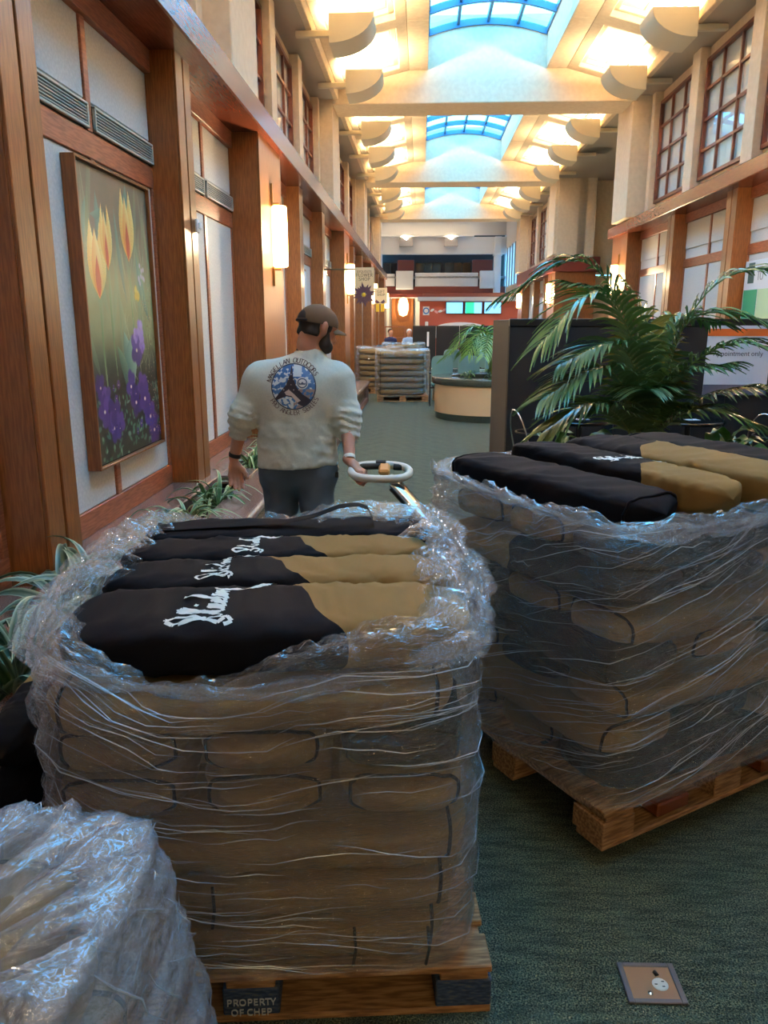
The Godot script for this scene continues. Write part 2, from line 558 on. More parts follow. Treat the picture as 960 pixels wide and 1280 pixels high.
# panelled field between two pilasters
func wall_field(o: Node3D, x: float, s: float, z0: float, z1: float, y0: float) -> void:
	var m := (z0 + z1) / 2
	var r := 0.03
	var X := func(d: float) -> float: return x + s * d
	boxc(o, "base_rail", Vector3(x, y0, z0), Vector3(X.call(r), y0 + 0.15, z1), M.wood_rail, 0.004)
	boxc(o, "rail", Vector3(x, 2.64, z0), Vector3(X.call(r), 2.79, z1), M.wood_rail, 0.004)
	boxc(o, "header", Vector3(x, 3.41, z0), Vector3(X.call(0.06), 3.57, z1), M.wood_rail, 0.004)
	boxc(o, "stile", Vector3(x, y0 + 0.15, m + 0.035), Vector3(X.call(r), 2.64, m - 0.035), M.wood_rail, 0.004)
	boxc(o, "stile", Vector3(x, 2.79, m + 0.035), Vector3(X.call(r), 3.41, m - 0.035), M.wood_rail, 0.004)
	for zz in [[z0, z0 - 0.05], [z1 + 0.05, z1]]:
		boxc(o, "stile", Vector3(x, y0 + 0.15, zz[0]), Vector3(X.call(r), 2.64, zz[1]), M.wood_rail, 0.004)
	for zz in [[z0 - 0.05, m + 0.035], [m - 0.035, z1 + 0.05]]:
		boxc(o, "panel", Vector3(x, y0 + 0.15, zz[0] - 0.004), Vector3(X.call(0.018), 2.64, zz[1] + 0.004), M.panel, 0.008)
	for zz in [[z0, m + 0.035], [m - 0.035, z1]]:
		boxc(o, "panel", Vector3(x, 2.96, zz[0] - 0.004), Vector3(X.call(0.018), 3.41, zz[1] + 0.004), M.panel, 0.008)

func clerestory(o: Node3D, n: int, x: float, s: float, z0: float, z1: float, cols: int) -> int:
	# windows between piers; z0 > z1
	var cnt := 3
	var step := (z0 - z1) / cnt
	for k in cnt:
		var a := z0 - k * step - 0.2
		var b := z0 - (k + 1) * step + 0.2
		var w := setting("window_%d" % n)
		n += 1
		var ya := 4.02
		var yb := 5.92
		boxc(w, "blind", Vector3(x - s * 0.06, ya, a), Vector3(x - s * 0.04, yb, b), M.blind, 0.0)
		for e in [[ya, ya + 0.06], [yb - 0.06, yb]]:
			boxc(w, "frame", Vector3(x - s * 0.02, e[0], a), Vector3(x + s * 0.05, e[1], b), M.window_wood, 0.004)
		for e in [[a, a - 0.06], [b + 0.06, b]]:
			boxc(w, "frame", Vector3(x - s * 0.02, ya, e[0]), Vector3(x + s * 0.05, yb, e[1]), M.window_wood, 0.004)
		for i in range(1, cols):
			var z := lerpf(a, b, float(i) / cols)
			boxc(w, "mullion", Vector3(x - s * 0.01, ya + 0.06, z + 0.025), Vector3(x + s * 0.035, yb - 0.06, z - 0.025), M.window_wood, 0.004)
		for j in range(1, 4):
			var y := lerpf(ya, yb, j / 4.0)
			boxc(w, "transom", Vector3(x - s * 0.01, y - 0.025, a - 0.06), Vector3(x + s * 0.03, y + 0.025, b + 0.06), M.window_wood, 0.004)
		for i in cols:
			for j in 4:
				var g := G.new()
				var h := (yb - ya) / 8.0
				var d := (a - b) / cols / 2.0
				g.quad(Vector3(0, -h, -d), Vector3(0, h, -d), Vector3(0, h, d), Vector3(0, -h, d), Vector3(s, 0, 0))
				part(w, "pane", g, M.glass).position = Vector3(x, lerpf(ya, yb, (j + 0.5) / 4.0), lerpf(a, b, (i + 0.5) / cols))
		# the wall round it
		boxc(o, "window_sill_wall", Vector3(x - s * 0.2, 3.8, a), Vector3(x, ya, b), M.plaster, 0.0)
		boxc(o, "window_head_wall", Vector3(x - s * 0.2, yb, a), Vector3(x, 6.3, b), M.plaster, 0.0)
	for k in cnt + 1:
		var zc := z0 - k * step
		boxc(o, "pier", Vector3(x - s * 0.2, 3.8, minf(zc + 0.2, z0)), Vector3(x + s * 0.16, 6.1, maxf(zc - 0.2, z1)), M.plaster, 0.006)
	return n

func left_wall() -> void:
	var o := setting("wall_left")
	boxc(o, "wall", Vector3(-2.6, 0, 6.0), Vector3(-2.0, 3.6, -46.0), M.panel, 0.0)
	boxc(o, "upper_wall", Vector3(-2.8, 3.6, 6.0), Vector3(-2.6, 7.6, -49.0), M.plaster, 0.0)
	var wide := [[0.75, -0.5], [-8.45, -9.7], [-17.4, -18.6], [-26.6, -27.8], [-35.8, -37.0]]
	var narrow := [[-1.0, -1.34], [-3.49, -3.83], [-6.0, -6.35], [-11.7, -12.05], [-14.35, -14.7], [-20.8, -21.15], [-23.6, -23.95], [-30.0, -30.35], [-32.7, -33.05]]
	var all := []
	for p in wide:
		pilaster(o, -2.0, -1.67, p[0], p[1], 0.0, 3.58)
		all.append(p)
	for p in narrow:
		pilaster(o, -2.0, -1.76, p[0], p[1], 0.0, 3.58)
		all.append(p)
	all.sort_custom(func(a, b): return a[0] > b[0])
	for k in all.size() - 1:
		wall_field(o, -2.0, 1.0, all[k][1], all[k + 1][0], 0.45)
	boxc(o, "wall_end_field", Vector3(-2.0, 0.0, 6.0), Vector3(-1.98, 3.5, 0.75), M.wood, 0.0)
	var nm := ["beside the sconce pilaster", "above the tulip picture"]
	for k in range(1, 8):
		var a: float = all[k][1]
		var b: float = all[k + 1][0]
		var mid := (a + b) / 2
		for e in 2:
			var za := a if e == 0 else mid - 0.035
			var zb := mid + 0.035 if e == 0 else b
			var which := "nearer" if e == 0 else "farther"
			var where := "left wall bay %s" % ["at the near edge", "over the near column", "above the tulip picture", "before the first sconce", "just behind the first sconce", "second beyond the first sconce", "third beyond the first sconce", "farthest"][k]
			if k == 2: where = "left wall bay above the tulip picture"
			vent("slatted air vent, %s of two, %s" % [which, where], Vector3(-1.982, 2.80, (za + zb) / 2), absf(za - zb) - 0.02, 1.0)
	var tr := setting("trim_1")
	boxc(tr, "cornice", Vector3(-2.6, 3.56, 6.0), Vector3(-1.6, 3.80, -37.0), M.wood_long, 0.012)
	var n := 5
	for k in 4:
		n = clerestory(o, n, -2.3, 1.0, BAYS[k] - 1.25, BAYS[k + 1], 3)
	# granite planter ledge along the wall
	var tl := setting("trim_3")
	boxc(tl, "back_slab", Vector3(-2.0, 0.38, 5.5), Vector3(-1.68, 0.45, -17.0), M.granite, 0.008)
	boxc(tl, "front_slab", Vector3(-1.42, 0.38, 5.5), Vector3(-1.14, 0.45, -17.0), M.granite, 0.008)
	boxc(tl, "front_face", Vector3(-1.24, 0.0, 5.5), Vector3(-1.20, 0.38, -17.0), M.granite, 0.004)
	boxc(tl, "back_face", Vector3(-1.70, 0.3, 5.5), Vector3(-1.68, 0.38, -17.0), M.granite, 0.0)
	boxc(tl, "kerb", Vector3(-1.20, 0.0, 5.5), Vector3(-1.15, 0.09, -17.0), M.wood_rail, 0.006)
	var nose := G.new()
	nose.tube([Vector3(-1.14, 0.415, 5.5), Vector3(-1.14, 0.415, -17.0)], 0.037, 12)
	part(tl, "bullnose", nose, M.granite)
	boxc(tl, "end_slab", Vector3(-2.0, 0, -17.0), Vector3(-1.14, 0.45, -17.05), M.granite, 0.004)
	for z in [1.6, -1.2, -4.05, -6.3, -9.0, -12.0, -14.6]:
		boxc(tl, "cross_slab", Vector3(-1.68, 0.38, z), Vector3(-1.42, 0.45, z - 0.35), M.granite, 0.004)
	boxc(tl, "soil", Vector3(-1.7, 0.1, 5.4), Vector3(-1.24, 0.33, -16.95), M.soil, 0.0)

func right_wall() -> void:
	var o := setting("wall_right")
	boxc(o, "wall", Vector3(4.75, 0, 6.0), Vector3(5.2, 3.6, -19.2), M.panel, 0.0)
	boxc(o, "upper_wall", Vector3(4.95, 3.6, 6.0), Vector3(5.2, 7.6, -19.2), M.plaster, 0.0)
	boxc(o, "far_wall", Vector3(4.75, 0, -26.5), Vector3(5.2, 3.6, -46.0), M.panel, 0.0)
	boxc(o, "far_upper_wall", Vector3(4.95, 3.6, -26.5), Vector3(5.2, 7.6, -37.0), M.plaster, 0.0)
	boxc(o, "upper_bridge", Vector3(4.3, 6.3, -18.3), Vector3(5.2, 7.6, -26.5), M.ceiling_paint, 0.0)
	var wide := [[0.75, -0.5], [-8.6, -9.8], [-17.9, -19.25], [-35.8, -37.0]]
	var narrow := [[-3.4, -3.75], [-6.0, -6.35], [-12.1, -12.5], [-14.95, -15.35], [-30.0, -30.35], [-32.7, -33.05]]
	for p in wide: pilaster(o, 4.75, 4.42, p[0], p[1], 0.0, 3.58)
	for p in narrow: pilaster(o, 4.75, 4.5, p[0], p[1], 0.0, 3.58)
	var fields := [[-9.8, -12.1], [-12.5, -14.95], [-15.35, -17.9], [-28.0, -30.0], [-30.35, -32.7], [-6.35, -8.6], [-3.75, -6.0]]
	for f in fields: wall_field(o, 4.75, -1.0, f[0], f[1], 0.0)
	var tr := setting("trim_2")
	boxc(tr, "cornice", Vector3(5.0, 3.56, 6.0), Vector3(4.3, 3.78, -19.3), M.wood_long, 0.012)
	boxc(tr, "far_cornice", Vector3(5.0, 3.26, -28.0), Vector3(4.3, 3.75, -37.0), M.mahogany, 0.012)
	var n := 17
	n = clerestory(o, n, 4.72, -1.0, BAYS[0] - 1.25, BAYS[1], 3)
	n = clerestory(o, n, 4.72, -1.0, BAYS[1] - 1.25, BAYS[2] + 0.05, 3)
	n = clerestory(o, n, 4.72, -1.0, BAYS[3] - 1.25, BAYS[4], 3)
	# transept column: wood base, mahogany cap, plaster shaft
	boxc(o, "column_base", Vector3(4.3, 0, -26.45), Vector3(5.6, 3.26, -27.9), M.wood, 0.01)
	boxc(o, "column_cap", Vector3(4.2, 3.26, -26.35), Vector3(5.7, 3.72, -28.0), M.mahogany, 0.02)
	boxc(o, "column_shaft", Vector3(4.3, 3.72, -26.5), Vector3(5.5, 6.1, -27.9), M.plaster, 0.01)

# ------------------------------------------------------------------ the far end of the hall
func far_end() -> void:
	var o := setting("wall_far")
	var z := -48.0
	boxc(o, "back", Vector3(-2.8, 0, z - 1.6), Vector3(5.2, 7.6, z - 1.4), M.recess, 0.0)
	boxc(o, "header", Vector3(-2.6, 5.55, z), Vector3(5.0, 6.5, z - 0.4), M.white_paint, 0.02)
	boxc(o, "cove", Vector3(-2.6, 6.5, z + 0.3), Vector3(3.0, 6.62, z - 0.4), M.white_paint, 0.02)
	boxc(o, "cove_back", Vector3(-2.6, 6.62, z - 0.3), Vector3(5.0, 7.5, z - 0.4), M.white_paint, 0.0)
	for x in [[-2.7, -2.45], [4.2, 4.6]]:
		boxc(o, "column", Vector3(x[0], 0, z + 0.25), Vector3(x[1], 6.5, z - 0.3), M.white_paint, 0.02)
		boxc(o, "column_cap", Vector3(x[0] - 0.06, 5.45, z + 0.31), Vector3(x[1] + 0.06, 5.58, z - 0.3), M.white_paint, 0.01)
	boxc(o, "recess_floor", Vector3(-2.6, 4.2, z), Vector3(5.0, 4.3, z - 1.5), M.grey_paint, 0.0)
	# dark glazing of the upper storey, in panes
	var wn := setting("window_40")
	for w in [[-2.4, -1.5], [-0.4, 1.15], [1.35, 2.95]]:
		var cnt := 2 if w[1] - w[0] < 1.0 else 3
		var st: float = (w[1] - w[0]) / cnt
		for i in cnt:
			boxc(wn, "pane", Vector3(w[0] + i * st + 0.03, 4.35, z - 1.38), Vector3(w[0] + (i + 1) * st - 0.03, 5.15, z - 1.36), M.dark_glass, 0.0)
		var fr := G.new()
		for i in cnt + 1: fr.box(Vector3(w[0] + i * st, 4.75, z - 1.35), Vector3(0.06, 0.86, 0.06))
		for y in [4.32, 5.18]: fr.box(Vector3((w[0] + w[1]) / 2, y, z - 1.35), Vector3(w[1] - w[0], 0.06, 0.06))
		part(wn, "frame", fr, M.black_metal)
	for x in [[-1.48, -0.5], [3.0, 4.2]]:
		boxc(o, "brown_pier", Vector3(x[0], 4.3, z - 0.9), Vector3(x[1], 5.3, z - 1.3), M.mahogany, 0.01)
	for p in [[-2.5, -1.62, 3.75, 4.45, 0.0], [-1.55, -0.52, 3.55, 4.6, 0.22], [-0.42, 3.3, 3.72, 4.5, 0.0], [3.4, 4.3, 3.6, 4.6, 0.22]]:
		boxc(o, "parapet_panel", Vector3(p[0], p[2], z + p[4]), Vector3(p[1], p[3], z - 0.3), M.white_paint, 0.015)
	boxc(o, "fascia", Vector3(-2.6, 3.1, z + 0.02), Vector3(5.0, 3.72, z - 0.35), M.mahogany, 0.01)
	boxc(o, "fascia_step", Vector3(-2.1, 3.1, z + 0.12), Vector3(5.0, 3.3, z), M.mahogany, 0.01)
	boxc(o, "soffit", Vector3(-2.6, 3.05, z), Vector3(5.0, 3.1, z - 1.5), M.white_paint, 0.0)
	for x in [[-2.5, -1.82], [-0.48, -0.1]]:
		boxc(o, "panel", Vector3(x[0], 0.0, z - 0.1), Vector3(x[1], 3.08, z - 0.3), M.panel, 0.01)
	boxc(o, "wood_panel", Vector3(-1.8, 0.0, z + 0.0), Vector3(-0.5, 3.08, z - 0.3), M.wood, 0.01)
	boxc(o, "wall", Vector3(-0.1, 0.0, z - 0.2), Vector3(5.0, 3.08, z - 0.4), M.panel, 0.0)
	# white return walls either side
	boxc(o, "return_wall", Vector3(-2.6, 0, -37.0), Vector3(-2.4, 7.5, -49.0), M.white_paint, 0.0)
	boxc(o, "return_wall", Vector3(4.9, 3.0, -48.4), Vector3(5.1, 5.8, -49.0), M.white_paint, 0.0)
	boxc(o, "return_wall", Vector3(4.9, 3.0, -37.0), Vector3(5.1, 5.8, -38.0), M.white_paint, 0.0)
	boxc(o, "return_wall", Vector3(4.9, 0, -46.0), Vector3(5.1, 3.0, -49.0), M.white_paint, 0.0)
	boxc(o, "return_wall", Vector3(4.9, 5.8, -37.0), Vector3(5.1, 7.6, -49.0), M.white_paint, 0.0)
	var ws := setting("window_41")
	for k in 8:
		boxc(ws, "mullion", Vector3(4.86, 3.0, -38.0 - k * 1.3), Vector3(4.96, 5.8, -38.12 - k * 1.3), M.grey_paint, 0.01)
		boxc(ws, "pane", Vector3(4.92, 3.0, -38.12 - k * 1.3), Vector3(4.925, 5.8, -39.3 - k * 1.3), M.frosted, 0.0)
	boxc(ws, "sill", Vector3(4.8, 2.9, -37.5), Vector3(5.0, 3.05, -48.0), M.white_paint, 0.01)
	# two lit wall boxes under the cove
	for x in [-0.95, 1.65]:
		var t := thing("wall_uplight", "white square uplight below the far cove, %s one" % ("left" if x < 0 else "right"), "lamp", Vector3(x, 6.2, z + 0.25), 0.0, "uplights below the far cove")
		var g := G.new()
		g.box(Vector3(0, 0, 0), Vector3(0.8, 0.46, 0.02), 0.006)
		g.box(Vector3(-0.39, 0, -0.12), Vector3(0.02, 0.46, 0.24))
		g.box(Vector3(0.39, 0, -0.12), Vector3(0.02, 0.46, 0.24))
		g.box(Vector3(0, -0.22, -0.12), Vector3(0.78, 0.02, 0.24))
		part(t, "housing", g, M.grey_paint)
		var tb := G.new()
		tb.tube([Vector3(-0.3, 0.0, -0.1), Vector3(0.3, 0.0, -0.1)], 0.02, 8)
		part(t, "lamp_tube", tb, M.lamp_tube)
		var l := SpotLight3D.new()
		l.spot_angle = 70.0
		l.rotation.x = PI / 2
		lamp(l, Vector3(0, 0.14, 0.05), WARM, 30.0, t)

func sconces() -> void:
	var shade := glow("sconce_shade", Color(1.0, 0.84, 0.58), 5.0)
	var gold := mat("brass", c8(190, 150, 90), 0.3, 0.5, 0.8)
	var body := G.new()
	var prof := [Vector2(0.0, 0.0), Vector2(0.075, 0.004), Vector2(0.085, 0.02), Vector2(0.085, 0.63), Vector2(0.075, 0.646), Vector2(0.0, 0.65)]
	body.lathe(prof, 20)
	var bm := body.done()
	var st := G.new()
	st.box(Vector3(-0.075, 0.33, 0), Vector3(0.012, 0.9, 0.03), 0.002)
	st.box(Vector3(-0.075, 0.76, 0), Vector3(0.02, 0.24, 0.04), 0.004)
	st.box(Vector3(-0.075, -0.1, 0), Vector3(0.02, 0.2, 0.04), 0.004)
	st.box(Vector3(-0.04, 0.67, 0), Vector3(0.09, 0.02, 0.03), 0.004)
	st.box(Vector3(-0.04, -0.02, 0), Vector3(0.09, 0.02, 0.03), 0.004)
	var sm := st.done()
	var spots := [[-1.585, -9.05, 0.0, "on the left wall pilaster above the man"], [-1.585, -18.0, 0.0, "on the left wall just before the flower sign"], [-1.585, -27.2, 0.0, "on the left wall behind the flower sign"], [-1.585, -36.4, 0.0, "farthest on the left wall, by the gift sign"],
		[4.335, -18.55, PI, "on the right wall pilaster behind the palm"], [4.215, -27.1, PI, "on the right, on the wooden base of the far column"], [4.335, -36.4, PI, "farthest on the right wall"], [4.335, -9.2, PI, "on the right wall behind the black partition"], [0.4, 5.7, PI / 2, "left of two on the near end wall"], [2.0, 5.7, PI / 2, "right of two on the near end wall"]]
	for s in spots:
		var t := thing("wall_sconce", "glowing cylinder sconce " + s[3], "lamp", Vector3(s[0], 2.29, s[1]), s[2], "cylinder sconces")
		part(t, "shade", bm, shade)
		part(t, "bracket", sm, gold)
		var l := OmniLight3D.new()
		l.light_size = 0.08
		lamp(l, Vector3(0.2, 0.32, 0), WARM, 1.8 if s[1] < 1.0 else 0.06, t)
	var t := thing("wall_sconce", "glowing oval sconce on the wooden panel of the far wall", "lamp", Vector3(-1.1, 2.0, -47.85), 0.0, "cylinder sconces")
	var ov := G.new()
	ov.lathe([Vector2(0, 0), Vector2(0.22, 0.1), Vector2(0.3, 0.4), Vector2(0.3, 0.7), Vector2(0.22, 1.0), Vector2(0, 1.1)], 20, Vector3.ZERO)
	var sh := part(t, "shade", ov, shade)
	sh.scale = Vector3(1, 1, 0.4)
	var l := OmniLight3D.new()
	lamp(l, Vector3(0, 0.5, 0.3), WARM, 1.8, t)

# ------------------------------------------------------------------ flat print: drawing into an Image
func blob(im: Image, cx: float, cy: float, rx: float, ry: float, ang: float, col: Color, soft := 0.15) -> void:
	var r := int(ceil(maxf(rx, ry))) + 1
	var ca := cos(ang)
	var sa := sin(ang)
	for y in range(maxi(0, int(cy) - r), mini(im.get_height(), int(cy) + r + 1)):
		for x in range(maxi(0, int(cx) - r), mini(im.get_width(), int(cx) + r + 1)):
			var dx := x - cx
			var dy := y - cy
			var u := (dx * ca + dy * sa) / rx
			var w := (-dx * sa + dy * ca) / ry
			var d := sqrt(u * u + w * w)
			if d < 1.0:
				im.set_pixel(x, y, im.get_pixel(x, y).lerp(col, col.a * clampf((1.0 - d) / soft, 0.0, 1.0)))

# blade: a pointed leaf or petal from a to b, widest part way along
func blade(im: Image, a: Vector2, b: Vector2, w: float, col: Color, col2: Color, bend := 0.0, wide := 0.4) -> void:
	var n := int(a.distance_to(b)) + 1
	var d := (b - a) / n
	var nn := Vector2(-d.y, d.x).normalized()
	for k in n + 1:
		var t := float(k) / n
		var p := a + d * k + nn * bend * sin(t * PI)
		var hw := w * (sin(PI * pow(t, log(0.5) / log(wide))))
		for s in range(int(-hw - 1), int(hw + 2)):
			var q := p + nn * s
			if q.x < 0 or q.y < 0 or q.x >= im.get_width() or q.y >= im.get_height() or absf(s) > hw: continue
			var e := absf(s) / maxf(hw, 0.5)
			var c := col.lerp(col2, clampf(t * 0.7 + 0.3 * e * signf(s), 0.0, 1.0))
			im.set_pixelv(Vector2i(q), im.get_pixelv(Vector2i(q)).lerp(c, col.a))

func flower_print() -> ImageTexture:
	var w := 400
	var h := 590
	var im := Image.create(w, h, false, Image.FORMAT_RGB8)
	var r := RandomNumberGenerator.new()
	r.seed = 21
	var nz := noise(0.012, 4, 31)
	for y in h:
		for x in w:
			var v := nz.get_noise_2d(x, y) * 0.5 + 0.5
			var t := float(y) / h
			var top := c8(98, 102, 88).lerp(c8(120, 108, 94), v)
			var midc := c8(132, 138, 92).lerp(c8(150, 156, 112), v)
			var low := c8(24, 26, 24).lerp(c8(48, 52, 44), v)
			var c := top.lerp(midc, smoothstep(0.15, 0.42, t)).lerp(low, smoothstep(0.52, 0.75, t))
			im.set_pixel(x, y, c)
	# long soft leaves behind
	for k in 26:
		var x := r.randf() * w
		var y := 140.0 + r.randf() * 300.0
		var g := c8(96, 132, 96).lerp(c8(134, 160, 118), r.randf())
		g.a = 0.45
		blade(im, Vector2(x, y), Vector2(x + r.randf_range(-70, 70), y - r.randf_range(110, 250)), r.randf_range(6, 13), g, c8(150, 176, 140), r.randf_range(-20, 20), 0.4)
	for e in [[95, 40, 120, 190, 16], [190, 60, 230, 260, 10], [270, 0, 262, 150, 18], [305, 150, 368, 300, 16], [60, 90, 128, 70, 9], [150, 120, 100, 230, 8], [45, 60, 20, 150, 10]]:
		var g := c8(104, 152, 140)
		g.a = 0.8
		blade(im, Vector2(e[0], e[1]), Vector2(e[2], e[3]), e[4], g, c8(70, 104, 90), 8, 0.5)
	# tulips
	for t in [[78, 250, 60, 150], [135, 190, 36, 128], [262, 165, 54, 150]]:
		var cx := float(t[0])
		var base := float(t[1])
		var ww := float(t[2])
		var hh := float(t[3])
		blade(im, Vector2(cx, base), Vector2(cx + 8, base + 240), 5, c8(120, 150, 96), c8(100, 126, 80), 6, 0.5)
		for s in [-1, 1]:
			blade(im, Vector2(cx, base), Vector2(cx + s * ww * 0.42, base - hh), ww * 0.44, c8(240, 176, 84), c8(252, 238, 164), s * 10.0, 0.4)
		blade(im, Vector2(cx, base + 4), Vector2(cx - 4, base - hh * 0.9), ww * 0.44, c8(238, 150, 66), c8(253, 240, 170), 0, 0.42)
		blade(im, Vector2(cx, base), Vector2(cx - 2, base - hh * 0.55), ww * 0.22, c8(208, 66, 34), c8(226, 100, 44), 0, 0.4)
	# stems, thin grass
	for k in 60:
		var x := 200.0 + r.randf() * 200.0
		var y := 180.0 + r.randf() * 260.0
		var g := c8(176, 190, 140)
		g.a = 0.5
		blade(im, Vector2(x, y), Vector2(x + r.randf_range(-30, 30), y - r.randf_range(20, 90)), r.randf_range(1.0, 2.2), g, c8(206, 212, 170), r.randf_range(-10, 10))
	# the broad folded leaf
	blade(im, Vector2(222, 470), Vector2(196, 320), 26, c8(70, 110, 92), c8(150, 190, 164), 10, 0.6)
	blade(im, Vector2(236, 460), Vector2(240, 330), 34, c8(74, 120, 104), c8(168, 206, 182), -6, 0.62)
	blade(im, Vector2(206, 480), Vector2(150, 350), 18, c8(60, 100, 80), c8(120, 160, 120), 14, 0.55)
	# small leaves low down
	for k in 150:
		var x := r.randf() * w
		var y := 440.0 + r.randf() * 150.0
		blob(im, x, y, r.randf_range(5, 15), r.randf_range(3, 8), r.randf() * PI, c8(52, 104, 76).lerp(c8(132, 178, 150), r.randf() * r.randf()), 0.5)
	# pansies
	for k in 30:
		var big := k < 13
		var spots := [[40, 430], [70, 458], [52, 480], [105, 490], [130, 520], [215, 440], [240, 478], [290, 446], [300, 474], [352, 556], [330, 520], [95, 520], [268, 360]]
		var p: Array = spots[k] if big else [r.randf() * w, 430.0 + r.randf() * 150.0]
		var s := r.randf_range(28, 42) if big else r.randf_range(6, 12)
		var vio := c8(58, 34, 110).lerp(c8(120, 84, 170), r.randf() * 0.7)
		for q in 5:
			var a := TAU * q / 5.0 + r.randf()
			blob(im, p[0] + cos(a) * s * 0.45, p[1] + sin(a) * s * 0.55, s * 0.62, s * 0.5, a, vio.lerp(c8(40, 22, 80), r.randf() * 0.5), 0.3)
		blob(im, p[0], p[1] + s * 0.1, s * 0.2, s * 0.16, 0, c8(236, 222, 170), 0.6)
	for p in [[268, 330, 16], [300, 318, 22], [306, 350, 20]]:
		for q in 5:
			var a := TAU * q / 5.0 + 0.4
			blob(im, p[0] + cos(a) * p[2] * 0.5, p[1] + sin(a) * p[2] * 0.7, p[2] * 0.6, p[2] * 0.6, a, c8(140, 104, 186).lerp(c8(190, 168, 216), r.randf() * 0.8), 0.35)
	for q in 6: blob(im, 296 + r.randf_range(-10, 10), 238 + r.randf_range(-14, 14), 10, 13, r.randf(), c8(232, 186, 58).lerp(c8(246, 214, 110), r.randf()), 0.4)
	for q in 9: blob(im, 330 + r.randf_range(-14, 24), 250.0 - 60.0 + r.randf_range(-18, 22), 7, 8, 0, c8(206, 196, 214), 0.5)
	for k in 130:
		blob(im, 320.0 + r.randf() * 80.0, 220.0 + r.randf() * 350.0, r.randf_range(1.5, 4), r.randf_range(1.5, 3), r.randf(), c8(190, 186, 150).lerp(c8(120, 90, 70), r.randf()), 0.6)
	return ImageTexture.create_from_image(im)

# flat lettering standing on a surface; local x right, y up, z out of the surface
func lettering(parent: Node3D, called: String, words: String, height: float, at: Vector3, turn: float, material: Material, serif := false, max_width := 0.0) -> void:
	var f := SystemFont.new()
	f.font_names = PackedStringArray(["Droid Serif" if serif else "Droid Sans"])
	var tm := TextMesh.new()
	tm.text = words
	tm.font = f
	tm.font_size = 48
	tm.pixel_size = height / 34.0
	tm.depth = 0.003
	tm.curve_step = 2.0
	var o := MeshInstance3D.new()
	o.mesh = tm
	o.material_override = material
	o.name = called
	parent.add_child(o, true)
	o.position = at
	o.rotation.y = turn
	var w := tm.get_aabb().size.x
	if max_width > 0.0 and w > max_width: o.scale = Vector3(max_width / w, max_width / w, 1)

